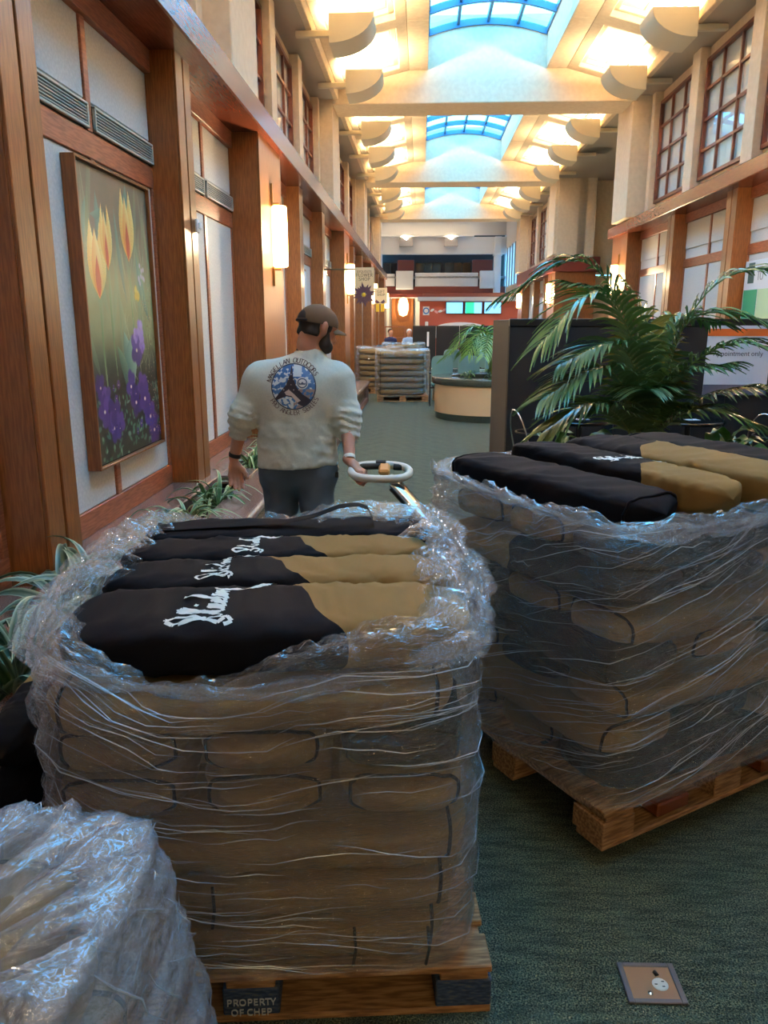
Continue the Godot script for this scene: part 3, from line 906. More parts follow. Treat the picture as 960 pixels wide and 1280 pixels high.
func furnishing() -> void:
	# --- framed picture of tulips and pansies
	var t := thing("framed_picture", "large framed print of tulips and pansies on the left wall", "picture", Vector3(-1.98, 0.83, -5.077))
	var pw := 1.195
	var ph := 1.765
	for z in [-1, 1]: boxp(t, "frame_board", Vector3(0.04, ph / 2, z * (pw / 2 - 0.008)), Vector3(0.08, ph, 0.016), M.wood, 0.002)
	for y in [0.008, ph - 0.008]: boxp(t, "frame_board", Vector3(0.04, y, 0), Vector3(0.08, 0.016, pw - 0.034), M.wood, 0.002)
	var pm := mat("flower_print", Color.WHITE, 0.35)
	pm.albedo_texture = flower_print()
	boxp(t, "backing", Vector3(0.03, ph / 2, 0), Vector3(0.05, ph - 0.034, pw - 0.034), M.black, 0.0)
	var g := G.new()
	var hw := pw / 2 - 0.026
	g.quad(Vector3(0, 0.026, hw), Vector3(0, ph - 0.026, hw), Vector3(0, ph - 0.026, -hw), Vector3(0, 0.026, -hw), Vector3.RIGHT)
	part(t, "print", g, pm).position.x = 0.058

	# --- shop signs on brackets
	var cream := mat("sign_cream", c8(226, 206, 166), 0.6)
	var ink := mat("sign_ink", c8(52, 38, 36), 0.7)
	var plum := mat("sign_plum", c8(92, 62, 78), 0.7)
	var yel := mat("sign_yellow", c8(226, 186, 52), 0.7)
	var s1 := thing("hanging_sign", "cream flower shop sign with a purple daisy on the left wall", "sign", Vector3(-1.76, 2.64, -14.5), 0.0, "shop signs on the left wall")
	boxp(s1, "board", Vector3(0.725, -0.24, 0), Vector3(0.35, 0.48, 0.02), cream, 0.003)
	var br := G.new()
	br.bar(Vector3(0.0, -0.03, 0), Vector3(0.56, -0.03, 0), 0.025, 0.025, 0.004)
	part(s1, "bracket", br, M.black_metal)
	lettering(s1, "lettering", "EXQUISITE", 0.045, Vector3(0.725, -0.07, 0.012), 0, plum, false, 0.26)
	lettering(s1, "lettering", "FLOWER", 0.07, Vector3(0.725, -0.13, 0.012), 0, ink, false, 0.29)
	lettering(s1, "lettering", "SHOP", 0.065, Vector3(0.725, -0.2, 0.012), 0, ink, false, 0.2)
	for k in 22:
		var a := TAU * k / 22.0
		var ln := 0.19 + 0.04 * sin(k * 2.3)
		var pl := G.new()
		pl.prism(PackedVector2Array([Vector2(0.03, 0), Vector2(ln * 0.6, 0.026), Vector2(ln, 0), Vector2(ln * 0.6, -0.026)]), 0.012, Transform3D(Basis(Vector3.BACK, a), Vector3(0.715, -0.47, 0.018 + 0.003 * (k % 3))))
		part(s1, "petal", pl, plum)
	var ds := G.new()
	ds.lathe([Vector2(0, 0.012), Vector2(0.03, 0.01), Vector2(0.036, 0.0)], 14)
	var dd := part(s1, "flower_centre", ds, yel)
	dd.rotation.x = PI / 2
	dd.position = Vector3(0.715, -0.47, 0.028)
	var s2 := thing("hanging_sign", "cream gift shop sign with a yellow ribboned box, farther along the left wall", "sign", Vector3(-1.76, 2.55, -21.0), 0.0, "shop signs on the left wall")
	boxp(s2, "board", Vector3(0.69, -0.2, 0), Vector3(0.33, 0.4, 0.02), cream, 0.003)
	var br2 := G.new()
	br2.bar(Vector3(0.0, -0.03, 0), Vector3(0.53, -0.03, 0), 0.025, 0.025, 0.004)
	part(s2, "bracket", br2, M.black_metal)
	lettering(s2, "lettering", "GIFT", 0.075, Vector3(0.69, -0.09, 0.012), 0, ink, false, 0.2)
	lettering(s2, "lettering", "SHOP", 0.06, Vector3(0.69, -0.17, 0.012), 0, ink, false, 0.2)
	boxp(s2, "gift_box", Vector3(0.67, -0.5, 0.02), Vector3(0.22, 0.2, 0.03), yel, 0.02)
	boxp(s2, "ribbon", Vector3(0.67, -0.5, 0.038), Vector3(0.03, 0.2, 0.008), plum, 0.002)
	for s in [-1, 1]:
		var bw := G.new()
		bw.prism(PackedVector2Array([Vector2(0, 0), Vector2(0.1 * s, 0.08), Vector2(0.13 * s, 0.02), Vector2(0.08 * s, -0.02)]), 0.02, Transform3D(Basis(), Vector3(0.67, -0.37, 0.03)))
		part(s2, "bow_loop", bw, plum)
	# a notice behind the man's head, and a wall device
	var np := thing("wall_notice", "pale blue notice with a red corner on the left wall beyond the first sconce", "notice", Vector3(-1.968, 1.45, -13.1))
	boxp(np, "frame", Vector3(0.01, 0.55, 0), Vector3(0.02, 1.1, 0.9), M.wood_rail, 0.004)
	boxp(np, "sheet", Vector3(0.022, 0.55, 0), Vector3(0.006, 1.02, 0.82), mat("pale_blue", c8(186, 200, 216), 0.4), 0.0)
	boxp(np, "red_mark", Vector3(0.026, 0.18, -0.15), Vector3(0.004, 0.2, 0.3), mat("red", c8(170, 40, 40), 0.5), 0.0)
	var dv := thing("strobe", "small white strobe unit on the wooden post right of the picture", "alarm", Vector3(-1.745, 2.42, -6.3))
	boxp(dv, "base", Vector3(0.0, 0, 0), Vector3(0.02, 0.1, 0.07), M.white_paint, 0.006)
	boxp(dv, "lens", Vector3(0.02, 0, 0), Vector3(0.02, 0.05, 0.05), M.white_paint, 0.008)

	# --- banner on the right wall
	var bn := thing("wall_banner", "green and white banner on the right wall above the black partition", "banner", Vector3(4.74, 0.9, -10.97))
	boxp(bn, "sheet", Vector3(-0.04, 0.82, 0), Vector3(0.02, 1.64, 2.1), M.white_paint, 0.003)
	boxp(bn, "green_block", Vector3(-0.052, 0.62, -0.79), Vector3(0.004, 1.24, 0.46), mat("banner_green", c8(36, 150, 112), 0.5), 0.0)
	boxp(bn, "pale_block", Vector3(-0.052, 0.62, 0.03), Vector3(0.004, 1.24, 1.14), mat("banner_pale", c8(190, 214, 172), 0.5), 0.0)
	boxp(bn, "mint_block", Vector3(-0.052, 0.62, 0.81), Vector3(0.004, 1.24, 0.4), mat("banner_mint", c8(142, 200, 170), 0.5), 0.0)
	boxp(bn, "emblem", Vector3(-0.052, 1.47, -0.82), Vector3(0.004, 0.28, 0.2), mat("emblem_green", c8(46, 84, 80), 0.5), 0.0)
	lettering(bn, "lettering", "TO", 0.12, Vector3(-0.055, 1.42, -0.5), -PI / 2, M.grey_paint)

	# --- black partition round the tables
	var pa := thing("black_partition", "long black drape partition behind the palm and the bistro tables", "partition", Vector3(0.93, 0, -8.5))
	var xs := [0.0, 1.16, 2.32, 3.47]
	for k in 3:
		boxp(pa, "panel", Vector3((xs[k] + xs[k + 1]) / 2, 0.83, -0.03), Vector3(xs[k + 1] - xs[k] - 0.006, 1.64, 0.05), M.black, 0.006)
	boxp(pa, "top_rail", Vector3(1.735, 1.69, -0.03), Vector3(3.47, 0.08, 0.07), M.black_metal, 0.006)
	boxp(pa, "end_panel", Vector3(0.03, 0.86, -0.99), Vector3(0.06, 1.72, 1.84), M.charcoal, 0.006)
	boxp(pa, "foot_rail", Vector3(1.735, 0.02, -0.03), Vector3(3.4, 0.04, 0.06), M.black_metal, 0.0)
	for x in [2.06, 2.17]:
		boxp(pa, "clip", Vector3(x, 1.7, 0.015), Vector3(0.02, 0.03, 0.015), M.chrome, 0.003)
	var po := thing("notice_poster", "white notice with an orange stripe and grey foot on the black partition", "poster", Vector3(3.33, 0.95, -8.49))
	boxp(po, "sheet", Vector3(0, 0.35, -0.004), Vector3(0.66, 0.72, 0.006), mat("paper", c8(222, 220, 226), 0.6), 0.0)
	boxp(po, "orange_stripe", Vector3(0, 0.64, 0.001), Vector3(0.66, 0.075, 0.003), mat("orange", c8(230, 110, 40), 0.6), 0.0)
	boxp(po, "grey_foot", Vector3(0, 0.045, 0.001), Vector3(0.66, 0.11, 0.003), mat("slate", c8(96, 94, 112), 0.6), 0.0)
	lettering(po, "lettering", "Appointment only", 0.045, Vector3(0, 0.42, 0.0), 0, ink, false, 0.52)

	bistro()
	waiting_area()
	food_counter()
	# --- round planter with a beige drum
	var bp := thing("round_planter", "round beige drum planter with a dark granite rim before the green chairs", "planter", Vector3(1.25, 0, -14.35))
	g = G.new()
	g.lathe([Vector2(0.98, 0.0), Vector2(0.98, 0.12)], 40)
	part(bp, "plinth", g, M.green_granite)
	g = G.new()
	g.lathe([Vector2(1.0, 0.12), Vector2(1.0, 0.62)], 40)
	part(bp, "drum", g, mat("beige_laminate", c8(226, 192, 150), 0.5))
	g = G.new()
	g.lathe([Vector2(0.98, 0.615), Vector2(1.04, 0.62), Vector2(1.055, 0.64), Vector2(1.055, 0.72), Vector2(1.04, 0.74), Vector2(0.72, 0.74), Vector2(0.70, 0.73), Vector2(0.70, 0.6)], 40)
	part(bp, "rim", g, M.green_granite)
	g = G.new()
	g.lathe([Vector2(0.72, 0.64), Vector2(0.0, 0.66)], 24)
	part(bp, "soil", g, M.soil)
	# --- granite planter that holds the palm
	var gp := thing("palm_planter", "low round granite planter that holds the palm, right of the aisle", "planter", Vector3(2.05, 0, -6.05))
	g = G.new()
	g.lathe([Vector2(1.34, 0.0), Vector2(1.34, 0.40)], 48)
	part(gp, "drum", g, M.granite)
	g = G.new()
	g.lathe([Vector2(1.32, 0.395), Vector2(1.40, 0.40), Vector2(1.42, 0.42), Vector2(1.42, 0.44), Vector2(1.40, 0.46), Vector2(1.16, 0.46), Vector2(1.15, 0.45), Vector2(1.15, 0.3)], 48)
	part(gp, "rim", g, M.granite)
	g = G.new()
	g.lathe([Vector2(1.17, 0.38), Vector2(0.0, 0.40)], 32)
	part(gp, "soil", g, M.soil)
	# --- floor box
	var fb := thing("floor_box", "square metal floor box with a round outlet set in the carpet", "floor box", Vector3(0.625, 0, -1.725), 0.02)
	g = G.new()
	for s in [-1, 1]:
		g.box(Vector3(s * 0.068, 0.004, 0), Vector3(0.016, 0.008, 0.13), 0.002)
		g.box(Vector3(0, 0.004, s * 0.058), Vector3(0.12, 0.008, 0.014), 0.002)
	part(fb, "frame", g, mat("dull_metal", c8(112, 108, 110), 0.5, 0.5, 0.6))
	boxp(fb, "plate", Vector3(0, 0.003, 0), Vector3(0.12, 0.004, 0.104), mat("bronze_plate", c8(150, 116, 84), 0.5), 0.0)
	g = G.new()
	g.lathe([Vector2(0.0, 0.0085), Vector2(0.018, 0.008), Vector2(0.021, 0.005)], 18)
	part(fb, "outlet", g, mat("ivory", c8(214, 208, 196), 0.5)).position = Vector3(0.022, 0, 0.005)
	for q in [[-0.012, 0.003], [0.008, -0.006], [0.006, 0.01]]:
		boxp(fb, "slot", Vector3(0.022 + q[0], 0.009, 0.005 + q[1]), Vector3(0.007, 0.001, 0.002), M.black, 0.0)
	g = G.new()
	g.tube([Vector3(0.022, 0.007, -0.022), Vector3(0.018, 0.007, -0.034)], 0.006, 6)
	part(fb, "latch", g, M.black_metal)
	g = G.new()
	g.lathe([Vector2(0, 0.008), Vector2(0.006, 0.007), Vector2(0.007, 0.005)], 12)
	part(fb, "screw", g, M.chrome).position = Vector3(-0.012, 0, 0.033)

func bistro() -> void:
	var spots := [[1.62, -8.02, "left"], [2.72, -8.02, "middle"], [3.95, -7.75, "right"]]
	var paper := mat("table_card", c8(214, 220, 230), 0.5)
	for s in spots:
		var t := thing("bistro_table", "round black bistro table, %s of the three before the partition" % s[2], "table", Vector3(s[0], 0, s[1]), 0, "bistro tables")
		var g := G.new()
		g.lathe([Vector2(0, 0.7), Vector2(0.34, 0.7), Vector2(0.355, 0.71), Vector2(0.355, 0.725), Vector2(0.34, 0.735), Vector2(0, 0.735)], 32)
		part(t, "tabletop", g, mat("black_gloss", c8(16, 17, 20), 0.12))
		g = G.new()
		g.tube([Vector3(0, 0.03, 0), Vector3(0, 0.7, 0)], 0.03, 10)
		part(t, "column", g, M.black_metal)
		g = G.new()
		g.lathe([Vector2(0.22, 0), Vector2(0.22, 0.02), Vector2(0.05, 0.04), Vector2(0, 0.04)], 24)
		part(t, "base", g, M.black_metal)
		if s[2] != "right":
			var c := thing("table_card", "small white card lying on the %s bistro table" % s[2], "card", Vector3(s[0] + 0.02, 0.736, s[1] + 0.05), 0.2, "cards on the bistro tables")
			boxp(c, "sheet", Vector3(0, 0.002, 0), Vector3(0.13, 0.003, 0.1), paper, 0.0)
	for s in [[1.14, -7.86, 1.9, "left end of the tables"], [3.42, -7.66, 2.3, "right end of the tables"]]:
		var t := thing("wire_chair", "black wire frame chair at the " + s[3], "chair", Vector3(s[0], 0, s[1]), s[2], "wire chairs")
		var g := G.new()
		g.lathe([Vector2(0, 0.44), Vector2(0.17, 0.44), Vector2(0.18, 0.45), Vector2(0.17, 0.465), Vector2(0, 0.465)], 20)
		part(t, "seat", g, M.black_metal)
		for q in 4:
			var a := PI / 4 + q * PI / 2
			g = G.new()
			g.tube([Vector3(cos(a) * 0.15, 0.44, sin(a) * 0.15), Vector3(cos(a) * 0.2, 0, sin(a) * 0.2)], 0.009, 6)
			part(t, "leg", g, M.black_metal)
		g = G.new()
		var pts := []
		for k in 13:
			var a := PI * k / 12.0
			pts.append(Vector3(-cos(a) * 0.19, 0.45 + sin(a) * 0.4, -0.12 - sin(a) * 0.1))
		g.tube(pts, 0.009, 6)
		part(t, "back_hoop", g, M.chrome)
		g = G.new()
		pts = []
		for k in 13:
			var a := PI * k / 12.0
			pts.append(Vector3(-cos(a) * 0.2, 0.62, -0.16 + 0.2 - sin(a) * 0.22))
		g.tube(pts, 0.008, 6)
		part(t, "arm_hoop", g, M.black_metal)

func lounge_chair(label: String, at: Vector3, turn: float) -> void:
	var t := thing("waiting_chair", label, "chair", at, turn, "green waiting chairs")
	var g := G.new()
	g.box(Vector3(0, 0.44, 0.02), Vector3(0.46, 0.1, 0.46), 0.035)
	part(t, "seat", g, M.teal_fabric)
	g = G.new()
	# rounded back
	var poly := PackedVector2Array()
	for k in 33:
		var a := TAU * k / 32.0
		if k == 32: break
		poly.append(Vector2(signf(cos(a)) * pow(absf(cos(a)), 0.45) * 0.225, 0.78 + signf(sin(a)) * pow(absf(sin(a)), 0.5) * 0.235))
	g.prism(poly, 0.07, Transform3D(Basis(Vector3.RIGHT, -0.14), Vector3(0, 0.0, -0.09)))
	part(t, "backrest", g, M.teal_fabric)
	for s in [-1, 1]:
		g = G.new()
		g.tube([Vector3(s * 0.25, 0.0, 0.22), Vector3(s * 0.25, 0.62, 0.22), Vector3(s * 0.25, 0.64, 0.18), Vector3(s * 0.25, 0.64, -0.18), Vector3(s * 0.25, 0.6, -0.22), Vector3(s * 0.25, 0.0, -0.24)], 0.014, 6)
		part(t, "side_frame", g, M.black_metal)
		g = G.new()
		g.box(Vector3(s * 0.25, 0.665, 0.0), Vector3(0.05, 0.03, 0.36), 0.01)
		part(t, "armrest", g, M.black)
	g = G.new()
	g.box(Vector3(0, 0.37, 0), Vector3(0.48, 0.03, 0.4), 0.004)
	part(t, "seat_frame", g, M.black_metal)

func waiting_area() -> void:
	var tf := mat("teal_fabric", c8(92, 128, 122), 0.8)
	tf.rim_enabled = true; tf.rim = 0.3
	for k in 3:
		lounge_chair("green upholstered waiting chair, %s of the front three behind the round planter" % ["first", "second", "third"][k], Vector3(0.44 + k * 0.56, 0, -16.4), 0.0)
	for k in 3:
		lounge_chair("green waiting chair with its back to us, %s of the row behind" % ["left", "middle", "right"][k], Vector3(-0.1 + k * 0.9, 0, -20.6), PI)
	# low drum by the chairs
	var t := thing("side_planter", "small beige planter half hidden behind the nearest wrapped far pallet", "planter", Vector3(0.56, 0, -17.5))
	var g := G.new()
	g.lathe([Vector2(0.3, 0), Vector2(0.3, 0.62)], 24)
	part(t, "drum", g, M.beige_laminate if M.has("beige_laminate") else mat("beige_laminate", c8(226, 192, 150), 0.5))
	g = G.new()
	g.lathe([Vector2(0.3, 0.62), Vector2(0.34, 0.63), Vector2(0.34, 0.7), Vector2(0, 0.7)], 24)
	part(t, "rim", g, M.green_granite)
	# black screens far down the hall
	var sc := thing("black_screen", "row of black display screens standing beyond the green chairs", "screen", Vector3(-0.3, 0, -28.0))
	for k in 4: boxp(sc, "panel", Vector3(0.4 + k * 0.82, 0.78, 0), Vector3(0.81, 1.56, 0.06), M.black, 0.008)
	boxp(sc, "white_strip", Vector3(0.53, 1.1, 0.035), Vector3(0.07, 0.5, 0.01), M.white_paint, 0.003)
	boxp(sc, "foot", Vector3(1.63, 0.02, 0), Vector3(3.2, 0.04, 0.3), M.black_metal, 0.0)
	var rb := thing("railing", "brown timber rail standing before the far wooden panel", "railing", Vector3(-1.2, 0, -36.0))
	for x in [-0.45, 0.45]: boxp(rb, "post", Vector3(x, 0.75, 0), Vector3(0.06, 1.5, 0.06), M.wood_rail, 0.006)
	for y in [0.5, 1.0, 1.47]: boxp(rb, "rail", Vector3(0, y, 0), Vector3(0.84, 0.05, 0.04), M.wood_rail, 0.006)
	var rc := thing("red_bin", "dark red bin by the left wall beyond the wrapped pallets", "bin", Vector3(-1.25, 0, -26.0))
	boxp(rc, "body", Vector3(0, 0.45, 0), Vector3(0.34, 0.9, 0.34), M.mahogany, 0.02)
	boxp(rc, "lid", Vector3(0, 0.93, 0), Vector3(0.38, 0.06, 0.38), M.charcoal, 0.015)

func food_counter() -> void:
	var rw := mat("counter_red", c8(176, 84, 66), 0.7)
	var t := thing("food_counter", "terracotta food counter front with a pale canopy at the far end", "counter", Vector3(-0.1, 0, -40.0))
	boxp(t, "front_wall", Vector3(2.45, 1.2, -0.1), Vector3(4.9, 2.4, 0.2), rw, 0.01)
	boxp(t, "canopy", Vector3(2.45, 2.78, 0.15), Vector3(5.1, 0.2, 0.7), mat("canopy_silver", c8(168, 176, 190), 0.35), 0.02)
	boxp(t, "upper_band", Vector3(2.45, 2.54, -0.1), Vector3(4.9, 0.28, 0.2), rw, 0.01)
	boxp(t, "roof_block", Vector3(2.45, 2.98, -0.2), Vector3(4.6, 0.2, 0.6), M.mahogany, 0.02)
	var g := G.new()
	var poly := PackedVector2Array()
	for k in 17:
		var a := PI * k / 16.0
		poly.append(Vector2(1.75 + cos(a) * 1.3, 1.35 + sin(a) * 0.32))
	poly.append(Vector2(0.45, 0.9)); poly.append(Vector2(3.05, 0.9))
	g.prism(poly, 0.04, Transform3D(Basis(), Vector3(0.3, 0, 0.01)))
	part(t, "serving_arch", g, M.white_paint)
	boxp(t, "white_sign", Vector3(0.32, 2.22, 0.02), Vector3(0.32, 0.42, 0.03), M.white_paint, 0.01)
	g = G.new()
	g.lathe([Vector2(0.10, 0), Vector2(0.13, 0.01), Vector2(0.16, 0)], 20)
	var ring := part(t, "blue_emblem", g, mat("emblem_blue", c8(60, 120, 190), 0.5))
	ring.rotation.x = PI / 2
	ring.position = Vector3(0.32, 2.22, 0.04)
	for k in 4:
		g = G.new()
		var e := PackedVector2Array()
		for q in 12: e.append(Vector2(cos(TAU * q / 12) * 0.11, sin(TAU * q / 12) * 0.06))
		g.prism(e, 0.02, Transform3D(Basis(Vector3.BACK, [0.5, -0.6, 0.2, 0.6][k]), Vector3(0.62 + k * 0.2, 2.2 + [0.05, -0.03, 0.0, 0.06][k], 0.02)))
		part(t, "leaf_mark", g, M.white_paint if k % 2 == 0 else mat("pink", c8(220, 160, 160), 0.6))
	boxp(t, "white_pillar", Vector3(0.35, 1.45, 0.03), Vector3(0.16, 0.5, 0.06), M.white_paint, 0.03)
	for k in 3:
		var s := thing("menu_screen", "glowing blue menu screen, %s of three above the food counter" % ["left", "middle", "right"][k], "screen", Vector3(1.62 + k * 0.94, 2.09, -39.88), 0, "menu screens")
		boxp(s, "case", Vector3(0, 0.27, 0.03), Vector3(0.86, 0.58, 0.06), M.black_metal, 0.01)
		var gm: StandardMaterial3D = M.screen_blue if M.has("screen_blue") else glow("screen_blue", Color(0.45, 0.78, 0.98), 0.8)
		boxp(s, "display", Vector3(0, 0.27, 0.065), Vector3(0.8, 0.52, 0.01), gm, 0.0)
		if k == 1: boxp(s, "display", Vector3(-0.18, 0.27, 0.073), Vector3(0.42, 0.52, 0.006), glow("screen_green", Color(0.1, 0.78, 0.5), 0.7), 0.0)
		var l := OmniLight3D.new()
		l.light_size = 0.3
		lamp(l, Vector3(0, 0.27, 0.3), Color(0.6, 0.85, 1.0), 0.08, s)

# ------------------------------------------------------------------ pallets, bags, stretch film
# a stuffed bag, long axis x, centred; returns point for s in 0..1 along, a round the section
func bag_point(s: float, a: float, L: float, w: float, h: float, nz: FastNoiseLite, off: float) -> Vector3:
	var e := pow(maxf(0.0, 1.0 - pow(absf(2.0 * s - 1.0), 9.0)), 0.5)
	var sag := 0.06 * nz.get_noise_2d(s * 3.0 + off, 7.0 + off)
	var cy := signf(sin(a)) * pow(absf(sin(a)), 0.48)
	var cz := signf(cos(a)) * pow(absf(cos(a)), 0.48)
	var ripple := 0.010 * nz.get_noise_3d(s * L * 9.0 + off, cy * 1.5, cz * 1.5) + 0.005 * nz.get_noise_3d(s * L * 26.0, cy * 6.0 + off, cz * 6.0)
	return Vector3((s - 0.5) * L * (1.0 + 0.01 * cy), e * (cy * (h / 2 + ripple)) + sag * 0.12, e * (cz * (w / 2 + ripple)) + sag * 0.2)

func bag_cover(L: float, w: float, h: float, sd: int, s0: Callable, s1: Callable, n := 30, m := 30, grow := 0.0) -> ArrayMesh:
	var nz := noise(1.0, 3, sd)
	var g := G.new()
	g.grid(m, n, func(i, j):
		var a: float = TAU * i / m
		var s: float = lerpf(s0.call(a), s1.call(a), float(j) / n)
		return bag_point(s, a, L, w + grow, h + grow, nz, sd * 3.1), true, null, true, Vector2(3.0 * w * 4.0, 3.0 * L))
	return g.done()

var bag_meshes := {}
# kinds: "two" black with a tan end, "tan", "black"
func bag_parts(t: Node3D, kind: String, L: float, w: float, h: float, sd: int, cut := 0.62) -> void:
	var key := "%s %.2f %.2f %.2f %d %.2f" % [kind, L, w, h, sd, cut]
	if not bag_meshes.has(key):
		var r := {}
		var zero := func(_a): return 0.0
		var one := func(_a): return 1.0
		if kind == "two":
			var v := func(a): return cut + 0.085 * cos(a)
			r["black_cover"] = bag_cover(L, w, h, sd, zero, v)
			r["tan_cover"] = bag_cover(L, w, h, sd, v, one)
		elif kind == "tan":
			r["tan_cover"] = bag_cover(L, w, h, sd, func(_a): return 0.03, func(_a): return 0.97)
			r["end_patch"] = bag_cover(L, w, h, sd, zero, func(_a): return 0.03, 3)
			r["end_cap"] = bag_cover(L, w, h, sd, func(_a): return 0.97, one, 3)
		else:
			r["black_cover"] = bag_cover(L, w, h, sd, zero, one)
		if kind != "two":
			var nz := noise(1.0, 3, sd)
			var pp := G.new()
			for s in [0.06, 0.94]:
				var pts := []
				for k in 25: pts.append(bag_point(s, TAU * k / 24.0, L, w + 0.006, h + 0.006, nz, sd * 3.1))
				pp.tube(pts, 0.005, 5, false)
			r["piping"] = pp.done()
		bag_meshes[key] = r
	for k in bag_meshes[key]:
		var m: Material = M.tan_cloth if k in ["tan_cover", "end_cap", "end_patch"] else M.black_cloth
		var o := part(t, k, bag_meshes[key][k], m)
		if k == "piping": o.set_meta("kind", "stuff")

# cursive white mark on a bag's top: a ribbon along strokes, laid on the cover
func script_mark(t: Node3D, L: float, w: float, h: float, sd: int, s_at: float, size: float) -> void:
	var nz := noise(1.0, 3, sd)
	var strokes := [
		[[0.0, 0.1], [0.06, -0.02], [0.16, 0.06], [0.2, 0.3], [0.1, 0.62], [0.02, 0.9], [0.1, 1.05], [0.2, 0.9], [0.18, 0.6], [0.1, 0.35], [0.04, 0.2], [0.14, 0.1], [0.26, 0.22]],
		[[0.26, 0.22], [0.36, 0.5], [0.42, 0.85], [0.36, 0.92], [0.33, 0.6], [0.36, 0.2], [0.44, 0.16]],
		[[0.44, 0.16], [0.5, 0.46], [0.5, 0.16], [0.58, 0.2]],
		[[0.58, 0.2], [0.7, 0.42], [0.6, 0.36], [0.6, 0.16], [0.7, 0.2], [0.78, 0.9], [0.72, 0.2], [0.8, 0.16]],
		[[0.8, 0.16], [0.86, 0.46], [0.86, 0.16], [0.94, 0.4], [0.98, 0.16]],
		[[0.98, 0.16], [1.06, 0.44], [1.1, 0.1], [1.16, -0.5], [1.3, -0.62]],
		[[0.5, 0.6], [0.52, 0.66]]]
	var g := G.new()
	var lay := func(p: Vector2) -> Vector3:
		# letters read towards -z with their feet to the right of the bag
		var c := clampf(-(p.x - 0.62) * 1.25, -0.93, 0.93)
		var a := acos(signf(c) * pow(absf(c), 1.0 / 0.48))
		var s := s_at - (p.y - 0.4) * size * 0.62 / L
		return bag_point(s, a, L, w + 0.004, h + 0.004, nz, sd * 3.1)
	for st in strokes:
		var cv := Curve2D.new()
		for k in st.size():
			var p := Vector2(st[k][0], st[k][1])
			var q := Vector2(st[mini(k + 1, st.size() - 1)][0], st[mini(k + 1, st.size() - 1)][1]) - Vector2(st[maxi(k - 1, 0)][0], st[maxi(k - 1, 0)][1])
			cv.add_point(p, -q / 6.0, q / 6.0)
		var n := maxi(4, int(cv.get_baked_length() * 22.0))
		var pts := []
		for k in n + 1: pts.append(cv.sample_baked(cv.get_baked_length() * k / n))
		for k in n:
			var d: Vector2 = (pts[k + 1] - pts[k])
			var o := Vector2(-d.y, d.x).normalized() * 0.034
			g.quad(lay.call(pts[k] - o), lay.call(pts[k] + o), lay.call(pts[k + 1] + o), lay.call(pts[k + 1] - o), Vector3.UP)
	part(t, "script_lettering", g, M.print_white, "white cursive lettering")

func bag(where: Transform3D, kind: String, L: float, w: float, h: float, sd: int, label: String, group: String, mark := -1.0, cut := 0.62) -> Node3D:
	var t := thing("canvas_bag", label, "bag", Vector3.ZERO, 0.0, group)
	t.transform = where
	bag_parts(t, kind, L, w, h, sd, cut)
	if mark >= 0.0: script_mark(t, L, w, h, sd, mark, 0.2 * w / 0.3)
	return t

func pallet(label: String, where: Transform3D, W: float, D: float, blue: bool, stencil := false) -> void:
	var t := thing("wooden_pallet", label, "pallet", Vector3.ZERO, 0.0, "pallets under the wrapped stacks")
	t.transform = where
	var bm: Material = M.pallet_blue if blue else M.pallet_wood
	for k in 7:
		boxp(t, "deck_board", Vector3(0, 0.13, -D / 2 + 0.055 + k * (D - 0.11) / 6.0), Vector3(W, 0.02, 0.11), M.pallet_wood, 0.003)
	for x in [-1, 0, 1]:
		boxp(t, "stringer", Vector3(x * (W / 2 - 0.07), 0.11, 0), Vector3(0.12, 0.02, D), M.pallet_wood, 0.003)
		for z in [-1, 0, 1]:
			boxp(t, "block", Vector3(x * (W / 2 - 0.07), 0.06, z * (D / 2 - 0.07)), Vector3(0.14, 0.08, 0.14), bm, 0.004)
	for z in [-1, 0, 1]:
		boxp(t, "bottom_board", Vector3(0, 0.01, z * (D / 2 - 0.06)), Vector3(W, 0.02, 0.12), M.pallet_wood, 0.003)
	if stencil:
		lettering(t, "stencil", "PROPERTY", 0.022, Vector3(0, 0.062, D / 2 + 0.002), 0, M.stencil_white, false, 0.12)
		lettering(t, "stencil", "OF CHEP", 0.022, Vector3(0, 0.032, D / 2 + 0.002), 0, M.stencil_white, false, 0.1)

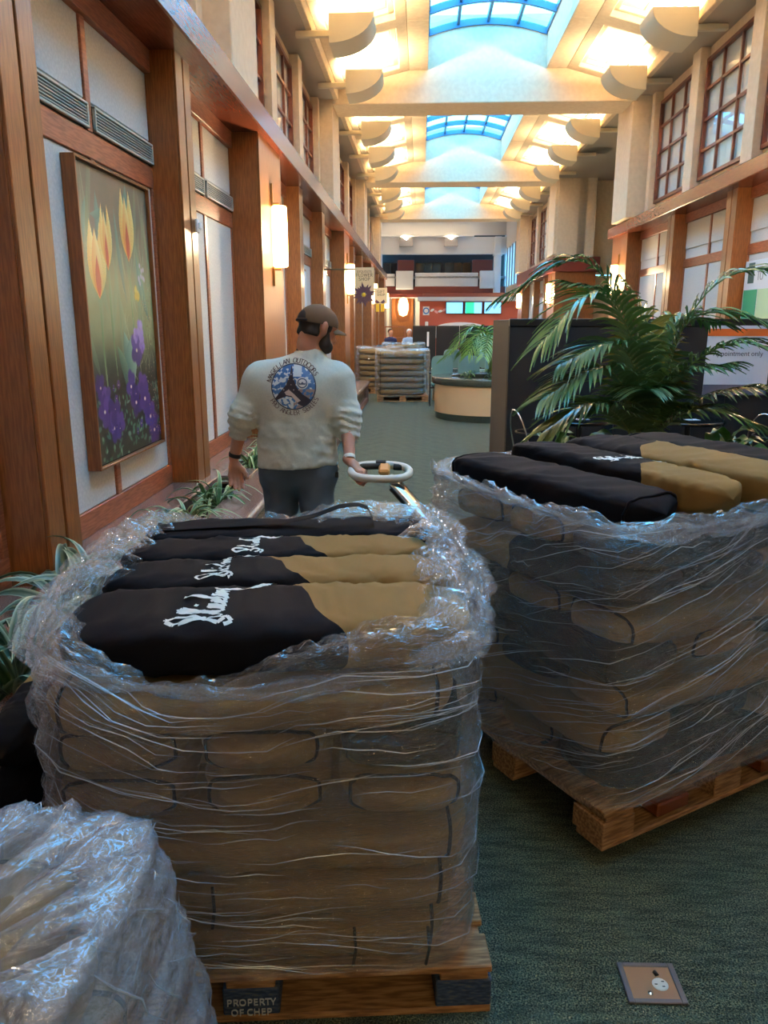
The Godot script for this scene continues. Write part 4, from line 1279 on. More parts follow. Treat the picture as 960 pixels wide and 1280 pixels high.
# shell of stretch film round a stack; F gives half width, half depth and y by height fraction
func film(t: Node3D, W: float, D: float, y0: float, y1: float, sd: int, slant: float, rim_in: float, flare := 0.0, layers := 2, band := 0.125, dip := 0.0, dip_at := 1.6, folds := 0) -> void:
	var N := 260
	var Mv := 74
	for lay in layers:
		var nz := noise(1.0, 2, sd + lay * 17)
		var fine := noise(1.0, 3, sd + 5 + lay * 31, FastNoiseLite.TYPE_SIMPLEX)
		var g := G.new()
		var P := func(i: float, j: float) -> Vector3:
			var th := TAU * i / N
			var u := i / N
			var v := j / Mv
			var c := cos(th)
			var s := sin(th)
			# rounded rectangle
			var q := pow(pow(absf(c), 7.0) + pow(absf(s), 7.0), -1.0 / 7.0)
			var vy := minf(v / 0.86, 1.0)
			var ring := Vector2(c, s) * TAU
			var crown := 0.03 * nz.get_noise_2d(ring.x * 0.3, ring.y * 0.3) + 0.016 * fine.get_noise_2d(ring.x * 0.9, ring.y * 0.9) - dip * exp(-pow(wrapf(th - dip_at, -PI, PI) / 0.5, 2.0)) - dip * 0.6 * exp(-pow(wrapf(th + 1.75, -PI, PI) / 0.55, 2.0))
			var y := lerpf(y0, y1 + crown, vy)
			var grow := flare * (1.0 - vy)
			var bulge := 0.014 * absf(sin(PI * (y - y0 - 0.02) / band)) - 0.008
			var a := u * 2.0 * (W + D)
			var streak := fine.get_noise_3d(c * 1.6 + slant * y * 3.0, y * 17.0 + slant * a * 5.0, s * 1.6)
			streak = (1.0 - absf(streak)) * 2.0 - 1.0
			var rough := 0.013 * streak + 0.015 * nz.get_noise_3d(c * 2.0, y * 4.0, s * 2.0) + 0.004 * fine.get_noise_3d(c * 14.0, y * 26.0, s * 14.0)
			var hw := W / 2 + 0.026 + lay * 0.006 + grow + bulge + rough
			var hd := D / 2 + 0.026 + lay * 0.006 + grow + bulge + rough
			var p := Vector3(c * q * hw, y, s * q * hd)
			if v > 0.86:
				# turned over the top edge, ragged towards the middle
				var k := (v - 0.86) / 0.14
				var reach := rim_in * (0.75 + 0.9 * nz.get_noise_2d(ring.x * 0.5 + 9.0, ring.y * 0.5) + 0.25 * fine.get_noise_2d(ring.x * 1.0, ring.y * 1.0))
				reach = maxf(reach * (1.0 - 0.8 * exp(-pow(wrapf(th - dip_at, -PI, PI) / 0.7, 2.0)) * signf(dip)), minf(0.03, rim_in))
				var sh := 1.0 - k * reach / minf(W, D) * 2.0
				p.x *= sh; p.z *= sh
				p.y += 0.03 * sin(k * PI) - 0.02 * k + 0.012 * fine.get_noise_2d(k * 3.0 + ring.x * 1.2, ring.y * 1.2) + lay * 0.006
			return p
		g.grid(N, Mv, P, true, null, true, Vector2(6.0, 1.0))
		part(t, "film_layer", g, M.film_milky if flare > 0.0 else (M.film if lay == 0 else M.film_outer))
		if lay == layers - 1 and folds > 0:
			# pulled folds standing proud of the outer layer
			var rr := RandomNumberGenerator.new()
			rr.seed = sd
			var fg := G.new()
			for q in folds:
				var i0 := rr.randf() * N
				var j0 := rr.randf_range(2.0, Mv * 0.84)
				var steep := slant * rr.randf_range(0.6, 1.5) + rr.randf_range(-0.06, 0.06)
				var ln := rr.randf_range(8.0, 34.0) if absf(slant) < 0.8 else rr.randf_range(4.0, 12.0)
				var wid := rr.randf_range(0.0006, 0.0019) * (1.5 if flare > 0.0 else 1.0)
				var pts := []
				var rads := []
				for e in 6:
					var f := e / 5.0
					var ii := fposmod(i0 + (f - 0.5) * ln, float(N))
					var jj := clampf(j0 + (f - 0.5) * ln * steep * 2.0 + 0.3 * sin(f * 3.0 + q), 0.5, Mv * 0.86)
					var pp: Vector3 = P.call(ii, jj)
					pts.append(pp + Vector3(pp.x, 0, pp.z).normalized() * 0.005)
					rads.append(wid * sin(PI * clampf(f, 0.04, 0.96)))
				fg.tube(pts, rads, 5, false)
			part(t, "film_folds", fg, M.film_fold).set_meta("kind", "stuff")

# bunched roll of film along the top edge
func film_roll(t: Node3D, pts: Array, r: float, sd: int) -> void:
	var nz := noise(1.0, 3, sd)
	var g := G.new()
	var cv := Curve3D.new()
	for k in pts.size():
		var q: Vector3 = (pts[mini(k + 1, pts.size() - 1)] - pts[maxi(k - 1, 0)]) / 6.0
		cv.add_point(pts[k], -q, q)
	var n := int(cv.get_baked_length() * 90.0)
	var sides := 20
	var ax := []
	for k in n + 1: ax.append(cv.sample_baked(cv.get_baked_length() * k / n))
	g.grid(sides, n, func(i, j):
		var d: Vector3 = (ax[mini(j + 1, n)] - ax[maxi(j - 1, 0)]).normalized()
		var sx: Vector3 = d.cross(Vector3.UP).normalized()
		var sy: Vector3 = sx.cross(d)
		var a: float = TAU * i / sides
		var e := minf(1.0, minf(j, n - j) / 4.0)
		var rr: float = r * (0.35 + 0.65 * e) * (0.8 + 0.9 * nz.get_noise_2d(j * 0.05, 3.0) + 0.55 * nz.get_noise_3d(cos(a) * 2.0, sin(a) * 2.0, j * 0.06))
		return ax[j] + (sx * cos(a) + sy * sin(a) * 0.8) * rr, false, null, true)
	part(t, "film_roll", g, M.film_outer)

func film_materials() -> void:
	var sn := Image.create(512, 512, false, Image.FORMAT_RGB8)
	var n1 := noise(1.0, 3, 77, FastNoiseLite.TYPE_SIMPLEX)
	for y in 512:
		for x in 512:
			# tiles: walk round circles in noise space
			var ax := TAU * x / 512.0
			var v := n1.get_noise_3d(cos(ax) * 1.1 + y * 0.004, sin(ax) * 1.1, y * 0.07)
			var r := 1.0 - absf(v)
			var e := minf(1.0, minf(y, 511 - y) / 20.0)
			r = lerpf(0.7, r * r, e)
			sn.set_pixel(x, y, Color(r, r, r))
	sn.bump_map_to_normal_map(7.0)
	var st := ImageTexture.create_from_image(sn)
	var k := 0
	for nm in ["film", "film_outer"]:
		var m := mat(nm, Color(0.92, 0.93, 0.95, 0.003 if k == 0 else 0.006), 0.08 if k == 0 else 0.085)
		m.transparency = BaseMaterial3D.TRANSPARENCY_ALPHA
		m.cull_mode = BaseMaterial3D.CULL_DISABLED
		m.metallic = 0.015 if k == 0 else 0.04
		m.normal_enabled = true
		m.normal_texture = st
		m.normal_scale = 1.0
		m.uv1_scale = Vector3(1.0, 3.0 + k * 1.3, 1)
		k += 1
	var mk := mat("film_milky", Color(0.90, 0.92, 0.96, 0.07), 0.09)
	mk.transparency = BaseMaterial3D.TRANSPARENCY_ALPHA
	mk.cull_mode = BaseMaterial3D.CULL_DISABLED
	mk.metallic = 0.10
	mk.normal_enabled = true
	mk.normal_texture = st
	mk.normal_scale = 0.22
	mk.uv1_scale = Vector3(3.0, 1.0, 1)
	var ff := mat("film_fold", Color(0.93, 0.94, 0.96, 0.16), 0.08)
	ff.transparency = BaseMaterial3D.TRANSPARENCY_ALPHA
	ff.cull_mode = BaseMaterial3D.CULL_DISABLED
	ff.metallic = 0.45
	var bc := tex_mat("black_cloth", noise_tex(0.3, [[0.3, c8(13, 13, 17)], [0.7, c8(22, 22, 28)]], 256, 2, 41), Vector3(6, 6, 6), 0.8, false, 0.22)
	var tc := tex_mat("tan_cloth", noise_tex(0.35, [[0.25, c8(102, 80, 46)], [0.6, c8(132, 106, 64)], [0.8, c8(150, 124, 80)]], 256, 2, 42), Vector3(30, 6, 6), 0.8, false, 0.25)
	mat("print_white", c8(226, 222, 214), 0.6)
	mat("stencil_white", c8(190, 196, 204), 0.7)
	tex_mat("pallet_wood", noise_tex(0.03, [[0.25, c8(120, 86, 56)], [0.5, c8(150, 112, 74)], [0.8, c8(172, 134, 92)]], 256, 4, 43), Vector3(1, 8, 8), 0.8, false)
	tex_mat("pallet_blue", noise_tex(0.05, [[0.25, c8(38, 56, 88)], [0.6, c8(58, 80, 116)], [0.85, c8(96, 100, 104)]], 256, 4, 44), Vector3(2, 8, 8), 0.8, false)

func pallets() -> void:
	film_materials()
	var nth := ["bottom", "second", "third", "fourth", "fifth", "sixth", "seventh", "eighth"]
	# ---- the left stack
	var A := Transform3D(Basis(Vector3.UP, deg_to_rad(5.5)), Vector3(-0.42, 0, -2.165))
	pallet("blue blocked pallet under the left wrapped stack", Transform3D(A.basis, Vector3(-0.452, 0, -2.07)), 1.2, 1.02, true, true)
	var gA := "bags in the left wrapped stack"
	var front := []
	for k in 6:
		var y := 0.14 + 0.067 + k * 0.124
		if k in [3, 4]:
			for i in 3:
				var kind := "black" if (k == 4 and i == 2) else "tan"
				bag(A * Transform3D(Basis(Vector3.UP, PI / 2), Vector3(-0.345 + i * 0.345, y, 0.0)), kind, 1.13 + 0.01 * i, 0.318, 0.109, 50 + (k + i) % 3, "%s bag end on, %s layer up, %s of three in the left stack" % [kind, nth[k], ["left", "middle", "right"][i]], gA)
		else:
			for i in 3:
				var nb := bag(A * Transform3D(Basis(Vector3.UP, 0.02 * (i - 1) + 0.01 * k), Vector3(0.01 * ((k * 7 + i * 3) % 5 - 2), y, 0.4 - i * 0.4)), "tan", 0.98, 0.375, 0.109, 53 + (k + i) % 3, "tan bag lying across, %s layer up, %s row of the left stack" % [nth[k], ["front", "middle", "back"][i]], gA)
				if i == 0: front.append(nb)
	for q in [[0, 0.24, 0.09], [1, -0.12, 0.10], [0, 0.42, 0.09]]:
		var hold: Node3D = front[q[0]]
		var sg2 := G.new()
		sg2.tube([Vector3(q[1], 0.055, 0.19), Vector3(q[1] + 0.004, 0.0, 0.201), Vector3(q[1] - 0.004, -q[2] * 0.55, 0.197)], 0.004, 6)
		part(hold, "strap", sg2, M.black_cloth)
	var yt := 0.14 + 6 * 0.124 + 0.062
	bag(A * Transform3D(Basis(Vector3.UP, 0.035), Vector3(0.02, yt + 0.022, 0.385)), "two", 1.0, 0.345, 0.132, 61, "black bag with tan end and white script, front one on the left stack", gA, 0.36, 0.60)
	bag(A * Transform3D(Basis(Vector3.UP, 0.035), Vector3(0.01, yt + 0.018, 0.07)), "two", 0.98, 0.235, 0.126, 62, "black bag with tan end and white script, second on the left stack", gA, 0.34, 0.52)
	bag(A * Transform3D(Basis(Vector3.UP, 0.035), Vector3(-0.01, yt + 0.016, -0.185)), "two", 0.98, 0.215, 0.122, 63, "black bag with tan end and white script, third on the left stack", gA, 0.42, 0.58)
	var rear := bag(A * Transform3D(Basis(Vector3.UP, 0.035), Vector3(0.0, yt + 0.012, -0.435)), "black", 1.0, 0.23, 0.118, 64, "plain black bag with a raised carrying strap, rearmost on the left stack", gA)
	var sg := G.new()
	var sp := []
	for q in [[-0.42, 0.058], [-0.2, 0.066], [-0.02, 0.072], [0.1, 0.095], [0.18, 0.125], [0.24, 0.132], [0.28, 0.12], [0.30, 0.075], [0.3, 0.045]]: sp.append(Vector3(q[0], q[1], 0.04))
	var scv := Curve3D.new()
	for q in sp: scv.add_point(q)
	sg.grid(40, 1, func(i, j):
		var p := scv.sample_baked(scv.get_baked_length() * i / 40.0)
		return p + Vector3(0, 0.002, (j - 0.5) * 0.05), false)
	sg.grid(40, 1, func(i, j):
		var p := scv.sample_baked(scv.get_baked_length() * i / 40.0)
		return p + Vector3(0, -0.001, (j - 0.5) * 0.05), true)
	part(rear, "strap", sg, M.black_cloth)
	var wA := thing("stretch_film", "clear stretch film wound round the left stack of bags", "film", Vector3.ZERO, 0.0, "stretch film on the stacks")
	wA.transform = A
	film(wA, 0.99, 1.19, 0.155, 1.04, 301, 0.06, 0.11, 0.0, 2, 0.125, 0.13, 1.8, 420)
	film_roll(wA, [Vector3(0.34, 0.97, 0.63), Vector3(0.50, 1.0, 0.59), Vector3(0.565, 1.02, 0.25), Vector3(0.56, 1.03, 0.0), Vector3(0.55, 1.04, -0.3), Vector3(0.48, 1.02, -0.57), Vector3(0.2, 0.95, -0.64)], 0.036, 311)
	film_roll(wA, [Vector3(0.34, 0.95, 0.63), Vector3(0.0, 0.915, 0.64), Vector3(-0.3, 0.94, 0.63), Vector3(-0.51, 1.0, 0.58), Vector3(-0.555, 1.03, 0.2), Vector3(-0.555, 1.03, -0.15), Vector3(-0.54, 1.01, -0.5), Vector3(-0.3, 0.95, -0.64), Vector3(0.1, 0.94, -0.64)], 0.024, 313)
	# ---- the right stack, on the pallet jack
	var B := Transform3D(Basis(Vector3.UP, deg_to_rad(32.0)), Vector3(0.83, 0.06, -2.92))
	pallet("bare wood pallet raised on the pallet jack under the right wrapped stack", B, 1.2, 1.02, false)
	var gB := "bags in the right wrapped stack"
	for k in 7:
		var y := 0.14 + 0.067 + k * 0.124
		if k % 2 == 0:
			for i in 3:
				bag(B * Transform3D(Basis(Vector3.UP, 0.02 * (i - 1)), Vector3(0.01 * ((k + i) % 3), y, 0.345 - i * 0.345)), "tan" if (k + i) % 3 else "two", 1.15, 0.32, 0.109, 70 + (k + i) % 3, "bag lying lengthwise, %s layer up, %s row of the right stack" % [nth[k], ["near", "middle", "far"][i]], gB)
		else:
			for i in 3:
				bag(B * Transform3D(Basis(Vector3.UP, PI / 2), Vector3(-0.4 + i * 0.4, y, 0.0)), ["black", "tan", "two"][(k + i) % 3], 0.98, 0.375, 0.109, 73 + (k + i) % 3, "bag end on, %s layer up, %s of three in the right stack" % [nth[k], ["left", "middle", "right"][i]], gB)
	yt = 0.14 + 7 * 0.124 + 0.062
	for i in 4:
		var kind := "two" if i in [1, 2] else "black"
		var tb := bag(B * Transform3D(Basis(Vector3.UP, -PI / 2 + 0.02) * Basis(Vector3.RIGHT, [0.0, -0.06, 0.03, 0.05][i]), Vector3(-0.44 + i * 0.295, yt + [0.012, 0.026, 0.03, 0.022][i], 0.0)), kind, 1.0, 0.262, [0.115, 0.135, 0.14, 0.13][i], 76 + i, "%s bag on top of the right stack, %s from the left" % ["black and tan" if kind == "two" else "black", ["first", "second", "third", "last"][i]], gB, 0.55 if i == 1 else -1.0, 0.66 if i == 1 else 0.4)
	var wB := thing("stretch_film", "clear stretch film wound round the right stack on the pallet jack", "film", Vector3.ZERO, 0.0, "stretch film on the stacks")
	wB.transform = B
	film(wB, 1.22, 1.05, 0.15, 1.06, 401, -0.16, 0.02, 0.0, 2, 0.125, 0.0, 1.6, 420)
	film_roll(wB, [Vector3(-0.63, 1.05, 0.3), Vector3(-0.64, 1.06, 0.0), Vector3(-0.63, 1.08, -0.35), Vector3(-0.5, 1.08, -0.55), Vector3(-0.1, 1.08, -0.56), Vector3(0.3, 1.08, -0.56)], 0.026, 411)
	film_roll(wB, [Vector3(-0.64, 1.03, 0.25), Vector3(-0.56, 1.05, 0.55), Vector3(-0.2, 1.04, 0.57), Vector3(0.2, 1.05, 0.57), Vector3(0.55, 1.07, 0.55), Vector3(0.64, 1.08, 0.2)], 0.03, 412)
	# ---- the near stack at the bottom left
	var C := Transform3D(Basis(Vector3.UP, deg_to_rad(-4.0)), Vector3(-0.77, 0, -0.74))
	pallet("small pallet under the near wrapped stack at the bottom left", C, 0.68, 0.9, false)
	var gC := "bags in the near wrapped stack"
	for k in 5:
		var y := 0.14 + 0.07 + k * 0.13
		for i in 2:
			bag(C * Transform3D(Basis(Vector3.UP, PI / 2 + 0.03 * i), Vector3(-0.02 * k + (-0.17 + i * 0.34) * (1.0 - 0.05 * k), y, 0.0)), "tan", 0.9, 0.29 - 0.012 * k, 0.112, 80 + (k + i) % 2, "tan bag, %s layer up, %s side of the near stack" % [nth[k], ["left", "right"][i]], gC)
	var wC := thing("stretch_film", "milky stretch film over the near stack at the bottom left", "film", Vector3.ZERO, 0.0, "stretch film on the stacks")
	wC.transform = C
	film(wC, 0.58, 0.86, 0.155, 0.845, 501, 1.1, 0.16, 0.10, 2, 0.131, 0.0, 1.6, 420)
	film_roll(wC, [Vector3(0.05, 0.82, -0.40), Vector3(0.2, 0.83, -0.40), Vector3(0.27, 0.82, -0.3), Vector3(0.28, 0.81, 0.0), Vector3(0.27, 0.8, 0.3)], 0.03, 511)
	# ---- loose bags between the planter and the left stack
	for k in 4:
		bag(Transform3D(Basis(Vector3.UP, PI / 2 + 0.096 + 0.02 * (k % 2)), Vector3(-1.055, 0.225 + k * 0.15, -2.1)), "two" if k > 1 else "tan", 0.94, 0.13, 0.135, 90 + k % 2, "loose bag on edge between planter and left stack, %s from the pallet" % nth[k].replace("bottom", "first"), "loose bags by the planter", -1.0, 0.3)
	far_stacks()
	pallet_jack()

func far_stacks() -> void:
	var spots := [[-0.42, -17.5, 1.12, 1.0, 7, 0.06, "nearest"], [-1.0, -19.4, 0.9, 1.0, 7, -0.3, "left"], [-0.5, -22.6, 1.15, 1.0, 7, 0.0, "farthest"]]
	var kk := 0
	for s in spots:
		var T := Transform3D(Basis(Vector3.UP, s[5]), Vector3(s[0], 0, s[1]))
		pallet("pallet under the %s far stack down the aisle" % s[6], T, s[2], s[3], false)
		for k in s[4]:
			var y: float = 0.14 + 0.07 + k * 0.131
			for i in 2:
				bag(T * Transform3D(Basis(Vector3.UP, 0.03 * ((k * 5 + i) % 3 - 1)), Vector3(0.02 * ((k * 3 + i) % 3 - 1), y, 0.24 - i * 0.48)), "tan", s[2] - 0.06, 0.44, 0.118, 95 + kk, "tan bag, %s layer up, %s row of the %s far stack" % [["bottom", "second", "third", "fourth", "fifth", "sixth", "seventh", "eighth"][k], ["front", "back"][i], s[6]], "bags in the far stacks")
		var w := thing("stretch_film", "clear stretch film round the %s far stack down the aisle" % s[6], "film", Vector3.ZERO, 0.0, "stretch film on the stacks")
		w.transform = T
		film(w, s[2], s[3], 0.155, 0.14 + s[4] * 0.131 + 0.035, 601 + kk * 10, 0.05, 0.2, 0.0, 1)
		kk += 1

func pallet_jack() -> void:
	var t := thing("pallet_jack", "pallet jack with a chrome pole and pale loop handle under the right stack", "pallet jack", Vector3(0.83, 0, -2.92), deg_to_rad(32.0))
	var steel := mat("jack_paint", c8(120, 60, 30), 0.4)
	var pale := mat("handle_pale", c8(206, 200, 188), 0.35)
	# forks run under the deck between the bottom boards' blocks
	for x in [-1, 1]:
		boxp(t, "fork", Vector3(x * 0.27, 0.116, -0.07), Vector3(0.15, 0.05, 1.15), steel, 0.006)
		var g := G.new()
		g.tube([Vector3(x * 0.27 - 0.04, 0.04, 0.3), Vector3(x * 0.27 + 0.04, 0.04, 0.3)], 0.04, 12)
		part(t, "fork_roller", g, M.black)
	boxp(t, "frame_plate", Vector3(0, 0.2, -0.66), Vector3(0.6, 0.26, 0.05), steel, 0.01)
	var g2 := G.new()
	g2.lathe([Vector2(0, 0.12), Vector2(0.07, 0.12), Vector2(0.07, 0.34), Vector2(0.045, 0.36), Vector2(0.045, 0.42), Vector2(0, 0.43)], 16)
	part(t, "pump", g2, steel).position = Vector3(0, 0, -0.76)
	for x in [-1, 1]:
		var g := G.new()
		g.tube([Vector3(x * 0.05 - 0.03, 0.09, -0.76), Vector3(x * 0.05 + 0.03, 0.09, -0.76)], 0.09, 18)
		part(t, "steer_wheel", g, M.black)
	# pole and handle, in world directions turned into the jack's own axes
	var inv := t.transform.affine_inverse()
	var p0 := inv * Vector3(0.42, 0.36, -3.56)
	var p1 := inv * Vector3(-0.125, 0.865, -4.02)
	var dir := (p1 - p0).normalized()
	var side := dir.cross(Vector3.UP).normalized()
	var upv := side.cross(dir)
	var pole := G.new()
	var prof := []
	pole.grid(16, 10, func(i, j):
		var a: float = TAU * i / 16.0
		return p0.lerp(p1, j / 10.0) + side * cos(a) * 0.046 + upv * sin(a) * 0.024, false, null, true)
	part(t, "pole", pole, M.chrome)
	var cov := G.new()
	cov.bar(p0 - upv * 0.03, p1 - upv * 0.03, 0.07, 0.012, 0.003, upv)
	part(t, "pole_cover", cov, M.black)
	# loop handle lies across the aisle
	var c := inv * Vector3(-0.21, 0.925, -4.05)
	var ex := (inv.basis * Vector3(0.99, 0.0, 0.06)).normalized()
	var ez := (inv.basis * Vector3(0.0, 0.34, -0.94)).normalized()
	var pts := []
	for k in 33:
		var a := TAU * k / 32.0
		pts.append(c + ex * signf(cos(a)) * pow(absf(cos(a)), 0.75) * 0.155 + ez * signf(sin(a)) * pow(absf(sin(a)), 0.85) * 0.075)
	var lp := G.new()
	lp.tube(pts, 0.021, 12, false)
	part(t, "loop_handle", lp, pale)
	var gr := G.new()
	gr.tube([c + ex * 0.07 + ez * 0.055, c + ex * 0.14 + ez * 0.05], 0.018, 10)
	part(t, "grip", gr, M.black)
	var gl := G.new()
	gl.tube([c - ex * 0.13 + ez * 0.05, c + ex * 0.0 + ez * 0.06], 0.018, 10)
	part(t, "grip", gl, M.black)
	var hb := G.new()
	var hbas := Basis(ex, ez.cross(ex), ez)
	hb.box(c + ex * 0.02 + ez * 0.03, Vector3(0.06, 0.035, 0.09), 0.01, hbas)
	part(t, "lever_block", hb, mat("lever_orange", c8(214, 140, 70), 0.5))
	var kb := G.new()
	kb.box(c + ex * 0.0 + ez * 0.075, Vector3(0.07, 0.05, 0.04), 0.012, hbas)
	part(t, "clamp", kb, M.black)
	var nk := G.new()
	nk.tube([p1, c + ex * 0.055 - ez * 0.06], 0.024, 10)
	part(t, "neck", nk, pale)

# ------------------------------------------------------------------ figures: smooth union of tapered capsules, meshed as surface nets
class Field:
	var a := PackedVector3Array()
	var b := PackedVector3Array()
	var ra := PackedFloat32Array()
	var rb := PackedFloat32Array()
	var sq := PackedVector3Array()      # per-axis stretch before measuring (2 halves the size that way)
	var k := 0.03
	var cuts := []                      # [point, normal]: removes what lies on the normal's side
	var wrinkle = null
	func bone(p: Vector3, q: Vector3, r0: float, r1: float, s := Vector3.ONE) -> Field:
		a.append(p); b.append(q); ra.append(r0); rb.append(r1); sq.append(s)
		return self
	func d(p: Vector3) -> float:
		var res := 10.0
		for i in a.size():
			var s := sq[i]
			var ba := (b[i] - a[i]) * s
			var pa := (p - a[i]) * s
			var t := clampf(pa.dot(ba) / maxf(ba.length_squared(), 1e-9), 0.0, 1.0)
			var v := (pa - ba * t).length() - lerpf(ra[i], rb[i], t)
			if i == 0:
				res = v
			else:
				var h := maxf(k - absf(res - v), 0.0) / k
				res = minf(res, v) - h * h * k * 0.25
		if wrinkle != null and absf(res) < 0.05: res += wrinkle.call(p)
		for c in cuts: res = maxf(res, (p - c[0]).dot(c[1]))
		return res
	func net(g: G, lo: Vector3, hi: Vector3, cell: float) -> void:
		var n := Vector3i(((hi - lo) / cell).ceil()) + Vector3i.ONE
		var nx := n.x
		var ny := n.y
		var nz := n.z
		var val := PackedFloat32Array()
		val.resize(nx * ny * nz)
		var B := 5
		for bz in range(0, nz, B):
			for by in range(0, ny, B):
				for bx in range(0, nx, B):
					var mid := lo + Vector3(bx + B * 0.5 - 0.5, by + B * 0.5 - 0.5, bz + B * 0.5 - 0.5) * cell
					var dm := d(mid)
					var far := absf(dm) > cell * B * 1.25 + 0.02
					for z in range(bz, mini(bz + B, nz)):
						for y in range(by, mini(by + B, ny)):
							var row := (z * ny + y) * nx
							for x in range(bx, mini(bx + B, nx)):
								val[row + x] = dm if far else d(lo + Vector3(x, y, z) * cell)
		var id := PackedInt32Array()
		id.resize(nx * ny * nz)
		id.fill(-1)
		var start := g.v.size()
		var off := [Vector3i(0, 0, 0), Vector3i(1, 0, 0), Vector3i(0, 1, 0), Vector3i(1, 1, 0), Vector3i(0, 0, 1), Vector3i(1, 0, 1), Vector3i(0, 1, 1), Vector3i(1, 1, 1)]
		var edges := [[0, 1], [2, 3], [4, 5], [6, 7], [0, 2], [1, 3], [4, 6], [5, 7], [0, 4], [1, 5], [2, 6], [3, 7]]
		for z in nz - 1:
			for y in ny - 1:
				for x in nx - 1:
					var i0 := (z * ny + y) * nx + x
					var s0 := val[i0] < 0.0
					if (val[i0 + 1] < 0.0) == s0 and (val[i0 + nx] < 0.0) == s0 and (val[i0 + nx + 1] < 0.0) == s0:
						var i1 := i0 + nx * ny
						if (val[i1] < 0.0) == s0 and (val[i1 + 1] < 0.0) == s0 and (val[i1 + nx] < 0.0) == s0 and (val[i1 + nx + 1] < 0.0) == s0: continue
					var vs := []
					for o in off: vs.append(val[((z + o.z) * ny + y + o.y) * nx + x + o.x])
					var sum := Vector3.ZERO
					var cnt := 0
					for e in edges:
						var va: float = vs[e[0]]
						var vb: float = vs[e[1]]
						if (va < 0.0) != (vb < 0.0):
							sum += Vector3(off[e[0]]).lerp(Vector3(off[e[1]]), va / (va - vb))
							cnt += 1
					id[i0] = g.vert(lo + (Vector3(x, y, z) + sum / cnt) * cell, Vector3.ZERO)
		for z in range(1, nz - 1):
			for y in range(1, ny - 1):
				for x in range(1, nx - 1):
					var i0 := (z * ny + y) * nx + x
					var s0 := val[i0] < 0.0
					for ax in 3:
						var st: int = [1, nx, nx * ny][ax]
						if (val[i0 + st] < 0.0) == s0: continue
						var u: int = [nx, nx * ny, 1][ax]
						var w: int = [nx * ny, 1, nx][ax]
						var q := [id[i0], id[i0 - u], id[i0 - u - w], id[i0 - w]]
						if q.min() < 0: continue
						var tri := [[0, 1, 2], [0, 2, 3]]
						for t in tri:
							var p: int = q[t[0]]
							var r: int = q[t[1]] if not s0 else q[t[2]]
							var m: int = q[t[2]] if not s0 else q[t[1]]
							g.ix.append(p); g.ix.append(r); g.ix.append(m)
							var nn := (g.v[m] - g.v[p]).cross(g.v[r] - g.v[p])
							g.n[p] += nn; g.n[r] += nn; g.n[m] += nn
		for q in range(start, g.v.size()):
			g.n[q] = g.n[q].normalized() if g.n[q].length_squared() > 0.0 else Vector3.UP
	func fit(g: G, cell: float) -> void:
		var lo := Vector3.ONE * 100.0
		var hi := Vector3.ONE * -100.0
		for i in a.size():
			var r := Vector3.ONE * maxf(ra[i], rb[i]) / sq[i]
			lo = lo.min(a[i] - r).min(b[i] - r)
			hi = hi.max(a[i] + r).max(b[i] + r)
		net(g, lo - Vector3.ONE * (cell * 3.0 + 0.012), hi + Vector3.ONE * (cell * 3.0 + 0.012), cell)

# five fingers on a palm. D towards the fingertips, N the way the palm faces, T towards the thumb
func hand_field(W: Vector3, D: Vector3, N: Vector3, T: Vector3, curl: Array, thumb_curl: float) -> Field:
	D = D.normalized()
	T = (T - D * T.dot(D)).normalized()
	var nn := D.cross(T)
	if nn.dot(N) < 0.0: nn = -nn
	N = nn
	var f := Field.new()
	f.k = 0.012
	f.bone(W - D * 0.03, W + D * 0.02, 0.027, 0.026, Vector3.ONE)
	var len := [1.0, 1.1, 1.02, 0.8]
	for i in 4:
		var kn := W + D * (0.088 - 0.006 * absf(i - 1.2)) + T * (0.033 - i * 0.0215)
		f.bone(W + D * 0.02 + T * (0.016 - i * 0.011), kn, 0.016, 0.0125)
		var p := kn
		var ang := 0.0
		for q in 3:
			ang += curl[q]
			var dir := D * cos(ang) + N * sin(ang) + T * (0.05 - i * 0.03) * cos(ang)
			var e: Vector3 = p + dir.normalized() * [0.044, 0.027, 0.021][q] * len[i]
			f.bone(p, e, 0.0095 - q * 0.0007, 0.0088 - q * 0.0008)
			p = e
	var tb := W + D * 0.022 + T * 0.022 + N * 0.004
	var td := (D * 0.62 + T * 0.62 + N * (0.25 + thumb_curl * 0.3)).normalized()
	var t1 := tb + td * 0.042
	f.bone(tb, t1, 0.016, 0.0125)
	td = (td + N * thumb_curl * 0.5 - T * thumb_curl * 0.4).normalized()
	var t2 := t1 + td * 0.033
	f.bone(t1, t2, 0.012, 0.0105)
	td = (td + N * thumb_curl * 0.4 - T * thumb_curl * 0.3).normalized()
	f.bone(t2, t2 + td * 0.025, 0.0105, 0.0085)
	return f

func in_poly(u: Vector2, pts: Array) -> bool:
	var pp := PackedVector2Array()
	for p in pts: pp.append(Vector2(p[0], p[1]))
	return Geometry2D.is_point_in_polygon(u, pp)

